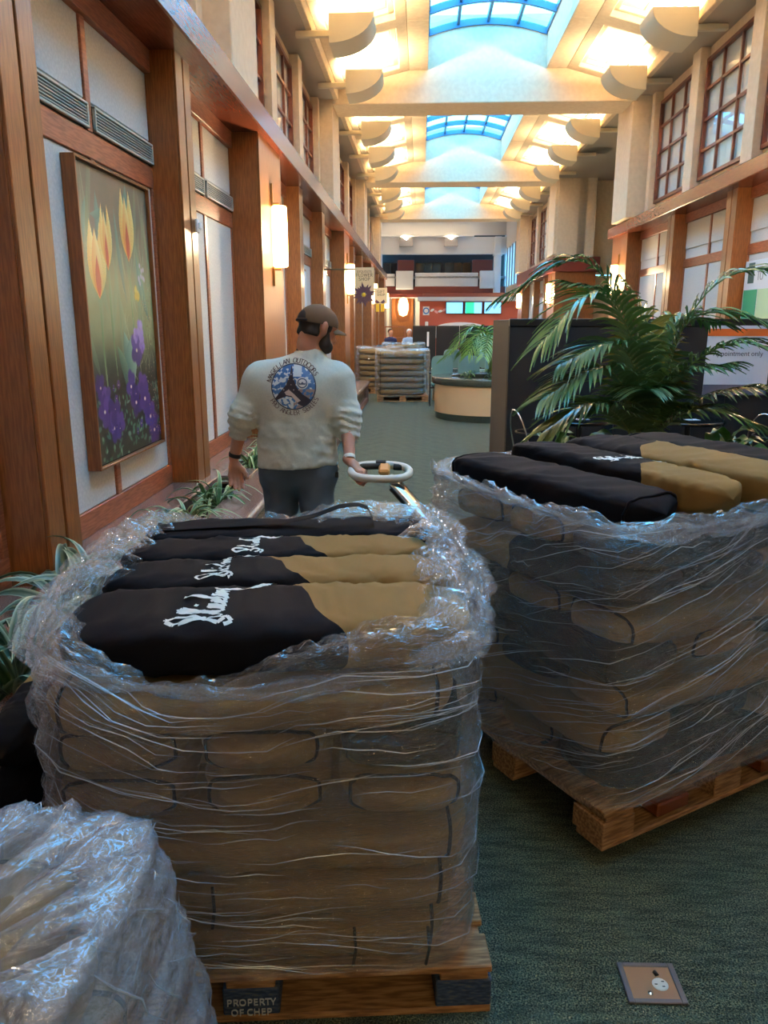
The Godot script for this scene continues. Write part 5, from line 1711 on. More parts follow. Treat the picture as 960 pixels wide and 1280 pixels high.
func shirt_emblem() -> ImageTexture:
	var S := 256
	var im := Image.create(S, S, false, Image.FORMAT_RGB8)
	var nz := noise(0.03, 3, 71)
	var peak := [[0.46, 0.02], [0.50, 0.30], [0.58, 0.52], [0.70, 0.66], [0.88, 0.78], [0.76, 0.95], [0.62, 0.88], [0.50, 0.74], [0.36, 0.70], [0.20, 0.76], [0.02, 0.84], [0.20, 0.62], [0.34, 0.46], [0.42, 0.26]]
	var cream := [[0.30, 0.62], [0.40, 0.56], [0.52, 0.66], [0.66, 0.80], [0.58, 0.84], [0.46, 0.70], [0.34, 0.68]]
	for y in S:
		for x in S:
			var u := Vector2(x + 0.5, y + 0.5) / S
			var v := nz.get_noise_2d(x, y)
			var c := c8(58, 102, 158).lerp(c8(92, 136, 180), clampf(u.y * 0.8 + v, 0, 1))
			if v > 0.18 or (u.y > 0.72 and v > -0.1): c = c8(206, 212, 214)
			if u.y > 0.55 and u.x > 0.5 and v > 0.0: c = c8(150, 128, 124)
			if u.y < 0.28 and u.x > 0.5 and u.x < 0.68: c = c8(196, 206, 210)
			if u.x < 0.34 and u.y > 0.3 and u.y < 0.5 and v > -0.05: c = c8(200, 210, 216)
			if in_poly(u, peak):
				c = c8(50, 38, 48)
				if u.y < 0.66 and fposmod(u.x * 9.0 + floor(u.y * 9.0) * 0.5, 1.0) < 0.16 and fposmod(u.y * 9.0, 1.0) < 0.2: c = c8(190, 176, 170)
			if in_poly(u, cream): c = c8(192, 172, 164)
			var rr := (u - Vector2(0.70, 0.42)).length()
			if rr < 0.13: c = c8(206, 210, 212)
			if rr < 0.11 and rr > 0.085: c = c8(70, 84, 110)
			if rr < 0.075 and absf(fposmod((u.x - 0.62) * 12.0, 1.0) - 0.5) * 0.08 + u.y > 0.43 and u.y < 0.455: c = c8(70, 84, 110)
			if (u - Vector2(0.5, 0.5)).length() > 0.475: c = c8(44, 48, 66)
			im.set_pixel(x, y, c)
	return ImageTexture.create_from_image(im)

func worker() -> void:
	var skin := mat("skin", c8(190, 134, 110), 0.55)
	skin.subsurf_scatter_enabled = true
	skin.subsurf_scatter_strength = 0.15
	var cotton := tex_mat("shirt_cotton", noise_tex(0.08, [[0.2, c8(190, 190, 178)], [0.8, c8(202, 202, 190)]], 256, 3, 51), Vector3(4, 4, 4), 0.85, false)
	cotton.rim_enabled = true; cotton.rim = 0.2
	tex_mat("denim", noise_tex(0.25, [[0.2, c8(56, 68, 84)], [0.5, c8(76, 90, 106)], [0.8, c8(100, 114, 128)]], 512, 4, 52), Vector3(5, 2.5, 5), 0.85, false)
	mat("cap_cloth", c8(92, 68, 44), 0.85)
	mat("hair_dark", c8(40, 30, 26), 0.8)
	mat("rubber_black", c8(20, 20, 22), 0.5)
	var t := thing("person", "man in a pale long sleeved shirt and brown cap pulling the pallet jack", "person", Vector3(-0.68, 0, -4.3))
	# --- jeans
	var jf := Field.new()
	jf.k = 0.035
	jf.bone(Vector3(-0.085, 0.90, 0), Vector3(0.075, 0.90, 0), 0.148, 0.148, Vector3(1, 0.9, 1.12))
	jf.bone(Vector3(-0.11, 0.84, 0.0), Vector3(-0.122, 0.47, -0.03), 0.105, 0.085)
	jf.bone(Vector3(-0.118, 0.47, -0.03), Vector3(-0.12, 0.07, 0.0), 0.092, 0.078)
	jf.bone(Vector3(0.09, 0.84, 0.0), Vector3(0.105, 0.47, 0.03), 0.105, 0.085)
	jf.bone(Vector3(0.10, 0.47, 0.03), Vector3(0.11, 0.07, 0.10), 0.092, 0.078)
	var jn := noise(1.0, 3, 55)
	jf.wrinkle = func(p: Vector3): return 0.006 * jn.get_noise_3d(p.x * 9.0, p.y * 16.0, p.z * 9.0) + 0.007 * sin(p.y * 40.0 + p.x * 14.0) * clampf(jn.get_noise_3d(p.x * 4, p.y * 5, p.z * 4) * 2.0, 0, 1)
	jf.cuts = [[Vector3(0, 0.05, 0), Vector3.DOWN], [Vector3(0, 0.99, 0), Vector3.UP]]
	var g := G.new()
	jf.fit(g, 0.013)
	part(t, "jeans", g, M.denim)
	# back pockets, as stitched patches
	for s in [-1, 1]:
		var pk := G.new()
		pk.grid(8, 8, func(i, j):
			var p := Vector3(s * 0.085 - 0.008 + (i / 8.0 - 0.5) * 0.13, 0.80 + (j / 8.0 - 0.5) * 0.14, 0.4)
			for q in 40:
				var dd := jf.d(p)
				if dd < 0.004: break
				p.z -= dd * 0.8
			return p, true)
		part(t, "back_pocket", pk, M.denim)
	# --- shoes
	for s in [[-0.12, 0.0], [0.11, 0.10]]:
		var sf := Field.new()
		sf.k = 0.03
		sf.bone(Vector3(s[0], 0.05, s[1] + 0.03), Vector3(s[0], 0.045, s[1] - 0.17), 0.048, 0.042, Vector3(0.95, 1.05, 1))
		sf.bone(Vector3(s[0], 0.05, s[1] + 0.02), Vector3(s[0], 0.10, s[1]), 0.045, 0.05)
		sf.cuts = [[Vector3(0, 0.004, 0), Vector3.DOWN]]
		g = G.new()
		sf.fit(g, 0.01)
		part(t, "shoe", g, M.charcoal)
	# --- shirt
	var cf := Field.new()
	cf.k = 0.07
	cf.bone(Vector3(-0.012, 0.94, 0.0), Vector3(0.0, 1.20, 0.0), 0.225, 0.212, Vector3(1, 1, 1.38))
	cf.bone(Vector3(-0.09, 1.33, 0.0), Vector3(0.10, 1.33, 0.0), 0.165, 0.165, Vector3(1, 1, 1.2))
	cf.bone(Vector3(-0.19, 1.395, -0.01), Vector3(0.20, 1.395, -0.01), 0.078, 0.078)
	cf.bone(Vector3(0.02, 1.40, -0.005), Vector3(0.068, 1.50, -0.01), 0.135, 0.082)
	cf.bone(Vector3(-0.215, 1.385, -0.01), Vector3(-0.305, 1.20, 0.02), 0.082, 0.066)
	cf.bone(Vector3(-0.305, 1.20, 0.02), Vector3(-0.333, 1.10, 0.005), 0.066, 0.056)
	cf.bone(Vector3(0.23, 1.385, -0.01), Vector3(0.275, 1.19, 0.03), 0.082, 0.066)
	cf.bone(Vector3(0.275, 1.19, 0.03), Vector3(0.288, 1.10, 0.07), 0.066, 0.056)
	var cn := noise(1.0, 3, 56)
	cf.wrinkle = func(p: Vector3):
		var w := 0.007 * cn.get_noise_3d(p.x * 5.0 + p.y * 2.0, p.y * 6.0, p.z * 5.0)
		# slanting folds across the small of the back and rings on the pushed-up sleeves
		if absf(p.x) < 0.24:
			var ridge := 1.0 - absf(cn.get_noise_3d(p.x * 4.0 - p.y * 5.0, p.y * 9.0 + p.x * 6.0, 3.0))
			w -= 0.022 * maxf(0.0, ridge * ridge - 0.6) * smoothstep(1.32, 1.08, p.y)
		else:
			w -= 0.006 * sin(p.y * 150.0 + p.x * 40.0 + 3.0 * cn.get_noise_3d(p.x * 9, p.y * 9, p.z * 9)) * smoothstep(1.34, 1.18, p.y)
		return w
	cf.cuts = [[Vector3(0, 0.912, 0), Vector3(0.04, -1, 0).normalized()]]
	g = G.new()
	cf.fit(g, 0.011)
	var shirt := part(t, "shirt", g, cotton)
	var hem := G.new()
	var on_shirt := func(x: float, y: float) -> Vector3:
		var p := Vector3(x, y, 0.45)
		for q in 50:
			var dd := cf.d(p)
			if dd < 0.0012: break
			p.z -= dd * 0.7
		if p.z < -0.02: p.z = 0.0
		return p + Vector3(0, 0, 0.0012)
	# print on the back
	var em := mat("emblem_print", Color.WHITE, 0.7)
	em.albedo_texture = shirt_emblem()
	g = G.new()
	var R := 0.122
	var pc := Vector2(0.0, 1.362)
	g.grid(40, 10, func(i, j):
		var a: float = TAU * i / 40.0
		return on_shirt.call(pc.x + cos(a) * R * j / 10.0, pc.y + sin(a) * R * j / 10.0), false, null, true)
	for q in g.v.size():
		var a := TAU * (q % 41) / 40.0
		var rr := int(q / 41) / 10.0 * 0.5
		g.t[q] = Vector2(0.5 + cos(a) * rr, 0.5 - sin(a) * rr)
	part(shirt, "emblem", g, em, "round blue emblem on the back of the shirt")
	var maroon := mat("print_maroon", c8(84, 42, 54), 0.7)
	var fnt := SystemFont.new()
	fnt.font_names = PackedStringArray(["Droid Sans"])
	for row in [["MAGELLAN OUTDOORS", true], ["PRO ANGLER SERIES", false]]:
		var words: String = row[0]
		var top: bool = row[1]
		var lg := G.new()
		var span := 2.5 if top else 2.2
		for ci in words.length():
			var ch := words.substr(ci, 1)
			if ch == " ": continue
			var tm := TextMesh.new()
			tm.text = ch
			tm.font = fnt
			tm.font_size = 32
			tm.pixel_size = 0.024 / 23.0
			tm.depth = 0.0
			tm.curve_step = 2.0
			var f := (ci + 0.5) / words.length() - 0.5
			var ang := (PI / 2 - f * span + 0.12) if top else (-PI / 2 + f * span + 0.05)
			var dirv := Vector2(cos(ang), sin(ang))
			var upv := dirv if top else -dirv
			var rt := Vector2(upv.y, -upv.x)
			var ctr := pc + dirv * 0.137
			var arr := tm.get_mesh_arrays()
			var vs: PackedVector3Array = arr[Mesh.ARRAY_VERTEX]
			var ids: PackedInt32Array = arr[Mesh.ARRAY_INDEX]
			var box := tm.get_aabb()
			var cc := box.get_center()
			var b0 := lg.v.size()
			for v in vs:
				var q: Vector2 = ctr + rt * (v.x - cc.x) * 1.1 + upv * (v.y - cc.y)
				lg.vert(on_shirt.call(q.x, q.y) + Vector3(0, 0, 0.0008), Vector3.BACK)
			for q in ids: lg.ix.append(b0 + q)
		part(shirt, "lettering", lg, maroon)
	# collar ring
	g = G.new()
	var cp := []
	for k in 25:
		var a := TAU * k / 24.0
		cp.append(Vector3(0.072 + cos(a) * 0.078, 1.515 + sin(a) * -0.012 + cos(a) * -0.018, -0.02 + sin(a) * 0.075))
	g.tube(cp, 0.012, 8, false)
	part(shirt, "collar", g, cotton)
	# --- skin: arms, neck, head and hands in one mesh
	var LW := Vector3(-0.372, 0.955, -0.01)
	var RW := Vector3(0.300, 0.985, 0.185)
	var sk := G.new()
	var bf := Field.new()
	bf.k = 0.03
	bf.bone(Vector3(0.0, 1.2, 0), Vector3(0.05, 1.42, -0.01), 0.10, 0.10)
	bf.bone(Vector3(-0.2, 1.375, 0), Vector3(0.2, 1.375, 0), 0.045, 0.045)
	bf.bone(Vector3(-0.21, 1.375, 0), Vector3(-0.31, 1.18, 0.02), 0.05, 0.046)
	bf.bone(Vector3(-0.31, 1.18, 0.02), LW, 0.048, 0.029)
	bf.bone(Vector3(0.22, 1.375, 0), Vector3(0.277, 1.17, 0.03), 0.05, 0.046)
	bf.bone(Vector3(0.277, 1.17, 0.03), RW, 0.048, 0.029)
	bf.bone(Vector3(0.055, 1.42, -0.01), Vector3(0.092, 1.60, -0.03), 0.068, 0.064)
	bf.fit(sk, 0.012)
	var H := Vector3(0.112, 1.662, -0.03)
	var F := Vector3(0.72, -0.30, -0.62).normalized()
	var Rr := F.cross(Vector3.UP).normalized()
	var Uu := Rr.cross(F).normalized()
	var hd := Field.new()
	hd.k = 0.025
	var at := func(r: float, u: float, f: float) -> Vector3: return H + Rr * r + Uu * u + F * f
	hd.bone(at.call(0, 0.035, -0.015), at.call(0, 0.03, 0.03), 0.084, 0.078)
	hd.bone(at.call(0, -0.03, 0.02), at.call(0, -0.065, 0.05), 0.066, 0.048)
	hd.bone(at.call(-0.03, -0.075, 0.055), at.call(0.03, -0.075, 0.055), 0.036, 0.036)
	hd.bone(at.call(0, 0.0, 0.095), at.call(0, -0.032, 0.118), 0.011, 0.017)
	hd.bone(at.call(-0.03, 0.018, 0.088), at.call(0.03, 0.018, 0.088), 0.016, 0.016)
	hd.bone(at.call(-0.022, -0.066, 0.092), at.call(0.022, -0.066, 0.092), 0.010, 0.010)
	hd.bone(at.call(0, -0.02, -0.03), at.call(-0.01, -0.10, -0.03), 0.062, 0.06)
	for s in [-1, 1]:
		hd.bone(at.call(s * 0.082, 0.012, -0.012), at.call(s * 0.080, -0.022, -0.004), 0.019, 0.014)
		hd.bone(at.call(s * 0.094, 0.022, -0.02), at.call(s * 0.094, -0.005, -0.024), 0.009, 0.008)
	hd.fit(sk, 0.0055)
	var lh := hand_field(LW + Vector3(-0.004, -0.03, 0), Vector3(0.06, -1, -0.05), Vector3(0.25, 0, 1), Vector3(1, 0, -0.2), [0.45, 0.55, 0.4], 0.5)
	lh.fit(sk, 0.0042)
	var rh := hand_field(RW + Vector3(0.010, -0.02, 0.012), Vector3(0.72, -0.55, 0.42), Vector3(-0.4, -0.8, -0.1), Vector3(0.2, 0.1, -1), [0.55, 1.2, 1.0], 0.9)
	rh.fit(sk, 0.0042)
	part(t, "body", sk, skin)
	# eyes, hair, beard
	for s in [-1, 1]:
		var ey := SphereMesh.new()
		ey.radius = 0.011; ey.height = 0.022; ey.radial_segments = 12; ey.rings = 6
		part(t, "eye", ey, M.white_paint).position = at.call(s * 0.031, 0.004, 0.089)
	var hf := Field.new()
	hf.k = 0.02
	hf.bone(at.call(0, 0.03, -0.022), at.call(0, 0.03, 0.0), 0.088, 0.088)
	hf.bone(at.call(-0.045, -0.035, -0.055), at.call(0.045, -0.035, -0.055), 0.036, 0.036)
	hf.bone(at.call(-0.074, 0.01, 0.02), at.call(0.074, 0.01, 0.02), 0.018, 0.018)
	hf.cuts = [[at.call(0, 0.03, 0.045), F], [at.call(0, -0.052, -0.04), -Uu]]
	g = G.new()
	hf.fit(g, 0.006)
	part(t, "hair", g, M.hair_dark)
	var bd := Field.new()
	bd.k = 0.02
	bd.bone(at.call(-0.052, -0.075, 0.03), at.call(0.052, -0.075, 0.03), 0.030, 0.030)
	bd.bone(at.call(-0.035, -0.085, 0.062), at.call(0.035, -0.085, 0.062), 0.036, 0.036)
	for s in [-1, 1]: bd.bone(at.call(s * 0.066, -0.01, 0.022), at.call(s * 0.056, -0.07, 0.034), 0.016, 0.027)
	g = G.new()
	bd.fit(g, 0.006)
	part(t, "beard", g, M.hair_dark)
	# --- cap
	var cap := thing_part(t, "cap")
	g = G.new()
	var CU := (Uu + F * -0.10).normalized()
	var CF := (F - CU * F.dot(CU)).normalized()
	var CR := CF.cross(CU).normalized()
	var C0: Vector3 = at.call(0, 0.018, -0.004)
	for lay in [0.0, 0.004]:
		g.grid(36, 12, func(i, j):
			var a: float = TAU * i / 36.0
			var e: float = PI / 2 * j / 12.0
			var bulge := 1.0 + 0.05 * sin(e * 2.0)
			return C0 + (CF * cos(a) * 0.116 + CR * sin(a) * 0.102) * cos(e) * bulge * (1.0 - lay * 8.0) + CU * sin(e) * (0.112 - lay), lay > 0.0, null, true)
	part(cap, "crown", g, M.cap_cloth)
	g = G.new()
	for lay in [0.0, 0.006]:
		g.grid(20, 6, func(i, j):
			var a: float = lerpf(-1.15, 1.15, i / 20.0)
			var r: float = lerpf(0.0, 0.078, j / 6.0) * pow(cos(a * 1.25), 0.5)
			return C0 + CF * (cos(a) * (0.113 + r)) + CR * sin(a) * (0.10 + r * 0.25) - CU * (0.022 * pow(absf(a), 2.0) + r * 0.22 + lay - 0.004), lay == 0.0)
	part(cap, "brim", g, M.cap_cloth)
	g = G.new()
	var bp := []
	for k in 17:
		var a := PI + lerpf(-0.5, 0.5, k / 16.0)
		bp.append(C0 + CF * cos(a) * 0.119 + CR * sin(a) * 0.105 + CU * 0.008)
	g.tube(bp, 0.007, 6)
	part(cap, "strap", g, M.hair_dark)
	g = G.new()
	g.grid(14, 6, func(i, j):
		var a: float = PI + lerpf(-0.42, 0.42, i / 14.0)
		var hgt: float = lerpf(0.016, 0.016 + 0.045 * sqrt(maxf(0.0, 1.0 - pow((i / 7.0 - 1.0), 2.0))), j / 6.0)
		var e := asin(clampf(hgt / 0.112, 0, 1))
		return C0 + (CF * cos(a) * 0.1185 + CR * sin(a) * 0.1045) * cos(e) * (1.0 + 0.05 * sin(e * 2.0)) + CU * hgt, false)
	part(cap, "rear_opening", g, M.hair_dark)
	g = G.new()
	g.lathe([Vector2(0.009, -0.002), Vector2(0.006, 0.005), Vector2(0, 0.006)], 10)
	part(cap, "button", g, M.cap_cloth).position = C0 + CU * 0.112
	# --- watch, wristband, lanyard, key clip
	var ring := func(c: Vector3, ax: Vector3, r: float, wd: float, th: float) -> G:
		var q := G.new()
		ax = ax.normalized()
		var e1 := ax.cross(Vector3.RIGHT if absf(ax.x) < 0.8 else Vector3.UP).normalized()
		var e2 := ax.cross(e1)
		var prof := [Vector2(r, -wd), Vector2(r + th, -wd), Vector2(r + th, wd), Vector2(r, wd), Vector2(r, -wd)]
		q.grid(24, 4, func(i, j):
			var a: float = TAU * i / 24.0
			return c + (e1 * cos(a) + e2 * sin(a)) * prof[j].x + ax * prof[j].y, true, null, true)
		return q
	var la := LW - Vector3(-0.31, 1.18, 0.02)
	part(t, "watch_band", ring.call(LW + la.normalized() * -0.012, la, 0.0285, 0.011, 0.006), M.rubber_black)
	var rax := RW - Vector3(0.277, 1.17, 0.03)
	part(t, "wristband", ring.call(RW + rax.normalized() * -0.006, rax, 0.0285, 0.010, 0.003), mat("band_white", c8(226, 220, 206), 0.6))
	g = G.new()
	var lp := []
	for k in 25:
		var a := TAU * k / 24.0
		lp.append(Vector3(0.076 + cos(a) * 0.074, 1.532 + sin(a) * -0.004 + cos(a) * -0.018, -0.022 + sin(a) * 0.072))
	g.tube(lp, 0.009, 6, false)
	part(t, "lanyard", g, mat("lanyard_dark", c8(48, 38, 48), 0.6))
	for k in 5:
		g = G.new()
		var a := PI / 2 + (k - 2) * 0.24
		g.box(Vector3(0.076 + cos(a) * 0.083, 1.532 + cos(a) * -0.018, -0.022 + sin(a) * 0.081), Vector3(0.012, 0.010, 0.006), 0.002)
		part(t, "lanyard_mark", g, M.print_white)
	g = G.new()
	g.tube([Vector3(0.205, 0.935, 0.03), Vector3(0.222, 0.93, 0.05), Vector3(0.226, 0.90, 0.055), Vector3(0.214, 0.885, 0.05)], 0.006, 6)
	part(t, "key_clip", g, M.chrome)
	g = G.new()
	g.box(Vector3(0.216, 0.868, 0.052), Vector3(0.02, 0.035, 0.01), 0.003)
	part(t, "key_tag", g, M.rubber_black)
	sitters()

func thing_part(parent: Node3D, called: String) -> Node3D:
	var o := Node3D.new()
	o.name = called
	parent.add_child(o, true)
	return o

# two people seated far down the hall
func sitters() -> void:
	var k := 0
	for s in [[-1.15, -29.6, 0.5, c8(34, 34, 74), "person in dark blue seated by the left wall far down the hall", c8(60, 40, 34)], [-0.45, -29.2, 0.3, c8(150, 176, 206), "person in pale blue seated left of the black screens", c8(210, 206, 204)]]:
		var seat := thing("bench", "low dark bench under the %s far seated person" % ["dark blue", "pale blue"][k], "bench", Vector3(s[0], 0, s[1]), s[2], "benches far down the hall")
		boxp(seat, "top", Vector3(0, 0.36, -0.05), Vector3(0.4, 0.06, 0.4), M.charcoal, 0.01)
		for x in [-0.16, 0.16]: boxp(seat, "support", Vector3(x, 0.165, -0.05), Vector3(0.05, 0.33, 0.36), M.black_metal, 0.004)
		var t := thing("person", s[4], "person", Vector3(s[0], 0, s[1]), s[2], "people seated far down the hall")
		var body := G.new()
		var f := Field.new()
		f.bone(Vector3(0, 1.12, -0.02), Vector3(0, 1.26, 0.02), 0.055, 0.05)
		f.bone(Vector3(0, 1.27, 0.0), Vector3(0, 1.33, 0.01), 0.085, 0.09)
		f.bone(Vector3(0, 1.29, 0.09), Vector3(0, 1.27, 0.1), 0.014, 0.016)
		for e in [-1, 1]:
			f.bone(Vector3(e * 0.16, 0.72, 0.22), Vector3(e * 0.10, 0.66, 0.34), 0.032, 0.03)
			f.bone(Vector3(e * 0.1, 0.15, 0.42), Vector3(e * 0.1, 0.06, 0.44), 0.05, 0.045)
		f.bone(Vector3(0, 0.6, 0), Vector3(0, 1.1, 0), 0.06, 0.06)
		f.fit(body, 0.02)
		part(t, "body", body, M.skin)
		var c := Field.new()
		c.k = 0.06
		c.bone(Vector3(0, 0.56, 0), Vector3(0, 1.02, -0.02), 0.16, 0.15, Vector3(1, 1, 1.25))
		c.bone(Vector3(-0.15, 1.05, 0), Vector3(0.15, 1.05, 0), 0.07, 0.07)
		for e in [-1, 1]:
			c.bone(Vector3(e * 0.19, 1.04, 0), Vector3(e * 0.24, 0.8, 0.06), 0.06, 0.052)
			c.bone(Vector3(e * 0.24, 0.8, 0.06), Vector3(e * 0.16, 0.72, 0.22), 0.05, 0.042)
		var cg := G.new()
		c.fit(cg, 0.022)
		part(t, "jacket", cg, mat("jacket_%s" % ["navy", "pale"][k], s[3], 0.8))
		var l := Field.new()
		l.k = 0.05
		for e in [-1, 1]:
			l.bone(Vector3(e * 0.1, 0.55, 0.0), Vector3(e * 0.11, 0.54, 0.38), 0.09, 0.07)
			l.bone(Vector3(e * 0.11, 0.54, 0.38), Vector3(e * 0.1, 0.12, 0.42), 0.068, 0.055)
		var tg := G.new()
		l.fit(tg, 0.022)
		part(t, "trousers", tg, M.jacket_navy)
		var hg := G.new()
		var hf := Field.new()
		hf.bone(Vector3(0, 1.34, -0.03), Vector3(0, 1.35, -0.01), 0.095, 0.098)
		hf.cuts = [[Vector3(0, 1.33, 0.05), Vector3(0, -0.5, 1).normalized()]]
		hf.fit(hg, 0.018)
		part(t, "hair", hg, mat("hair_%s" % ["brown", "grey"][k], s[5], 0.9))
		k += 1

# ------------------------------------------------------------------ plants
func curve4(a: Vector3, b: Vector3, c: Vector3, d: Vector3, n: int) -> Array:
	var cv := Curve3D.new()
	cv.add_point(a, Vector3.ZERO, (b - a) * 0.4)
	cv.add_point(b, (a - c) * 0.18, (c - a) * 0.18)
	cv.add_point(c, (b - d) * 0.18, (d - b) * 0.18)
	cv.add_point(d, (c - d) * 0.3, Vector3.ZERO)
	var out := []
	for k in n + 1: out.append(cv.sample_baked(cv.get_baked_length() * k / n, true))
	return out

func frond(pts: Array, bare: float, count: int, leaf: float, width: float, droop: float, r: RandomNumberGenerator, tone: Color) -> G:
	var g := G.new()
	g.has_col = true
	var n := pts.size() - 1
	var rads := []
	for k in n + 1: rads.append(lerpf(0.011, 0.003, float(k) / n))
	g.tube(pts, rads, 6, false, tone.lerp(Color(0.18, 0.2, 0.05), 0.4))
	for k in count:
		var t := bare + (1.0 - bare) * (k + 0.5) / count
		var f := t * n
		var i := mini(int(f), n - 1)
		var p: Vector3 = pts[i].lerp(pts[i + 1], f - i)
		var d: Vector3 = (pts[i + 1] - pts[i]).normalized()
		var side := d.cross(Vector3.UP)
		if side.length() < 0.2: side = Vector3(0.8, 0, 0.6)
		side = side.normalized()
		var up := side.cross(d).normalized()
		var q := (t - bare) / (1.0 - bare)
		var ln := leaf * (0.45 + 0.55 * sin(PI * minf(1.0, q * 0.75 + 0.22))) * r.randf_range(0.9, 1.08)
		for s in [-1.0, 1.0]:
			var dir: Vector3 = (d * lerpf(0.45, 1.1, q) + side * s * 0.9 + up * 0.28 + Vector3(r.randf_range(-0.08, 0.08), r.randf_range(-0.06, 0.06), r.randf_range(-0.08, 0.08))).normalized()
			var wv := dir.cross(up).normalized() * width * 0.5
			var segs := 5
			var row := []
			for e in segs + 1:
				var u := float(e) / segs
				var c: Vector3 = p + dir * ln * u - Vector3.UP * droop * ln * u * u
				row.append([c, wv * (sin(PI * minf(1.0, 0.12 + u * 0.88)) * 0.95 + 0.05), u])
			var col := tone.lerp(Color(tone.r * 1.7, tone.g * 1.5, tone.b * 1.2), r.randf() * 0.5)
			g.grid(2, segs, func(a, b):
				var w: Vector3 = row[b][1]
				return row[b][0] + w * (a - 1.0) + up * (-0.006 if a == 1 else 0.0), false, func(_a, _b): return col)
	return g

# one arching strap leaf from the origin, pointing along +x; pale edges
func strap_leaf(L: float, w: float, rise: float, fall: float, twist: float, mid: Color, edge: Color) -> ArrayMesh:
	var g := G.new()
	g.has_col = true
	g.grid(4, 12, func(i, j):
		var t: float = j / 12.0
		var hw := w * 0.5 * pow(sin(PI * pow(lerpf(0.12, 1.0, t), 0.8)), 0.7)
		var c := Vector3(L * (t * 0.9), rise * t - fall * t * t * t, 0)
		var s: float = (i - 2) / 2.0
		return c + Vector3(0, absf(s) * hw * 0.5, s * hw).rotated(Vector3.RIGHT, twist * t), false,
		func(i, j):
			var s: float = absf((i - 2) / 2.0)
			return edge if s > 0.9 else (mid if s > 0.1 else mid.lerp(edge, 0.35)))
	return g.done()

func broad_leaf(L: float, w: float, mid: Color, vein: Color) -> ArrayMesh:
	var g := G.new()
	g.has_col = true
	g.tube([Vector3.ZERO, Vector3(L * 0.25, L * 0.35, 0), Vector3(L * 0.45, L * 0.5, 0)], 0.004, 5, false, mid)
	g.grid(4, 10, func(i, j):
		var t: float = j / 10.0
		var hw := w * 0.5 * pow(sin(PI * pow(lerpf(0.04, 1.0, t), 0.75)), 0.8)
		var s: float = (i - 2) / 2.0
		return Vector3(L * (0.42 + 0.6 * t), L * (0.48 + 0.22 * sin(t * 2.2) - 0.25 * t * t), 0) + Vector3(0, absf(s) * hw * 0.35 + 0.012 * sin(t * 12.0) * absf(s), s * hw), false,
		func(i, j): return vein if i == 2 else mid)
	return g.done()

func leaf_plant(called: String, label: String, cat: String, at: Vector3, meshes: Array, count: int, sc: float, m: Material, group: String, r: RandomNumberGenerator, spread := 1.0) -> void:
	var t := thing(called, label, cat, at, r.randf() * TAU, group)
	for k in count:
		var o := part(t, "leaf", meshes[r.randi() % meshes.size()], m)
		var lift := r.randf_range(-0.1, 0.85) * (1.0 if k % 3 else 1.35)
		o.rotation = Vector3(r.randf_range(-0.3, 0.3), TAU * k / count * 2.618 * 1.6 + r.randf(), lift * 0.8)
		o.scale = Vector3.ONE * sc * r.randf_range(0.75, 1.15)
		o.position = Vector3(r.randf_range(-0.04, 0.04) * spread, r.randf_range(0.0, 0.05), r.randf_range(-0.04, 0.04) * spread)
	var g := G.new()
	g.tube([Vector3(0, 0.0, 0), Vector3(0, 0.08, 0)], [0.022, 0.016], 7)
	part(t, "crown_stem", g, M.stem)

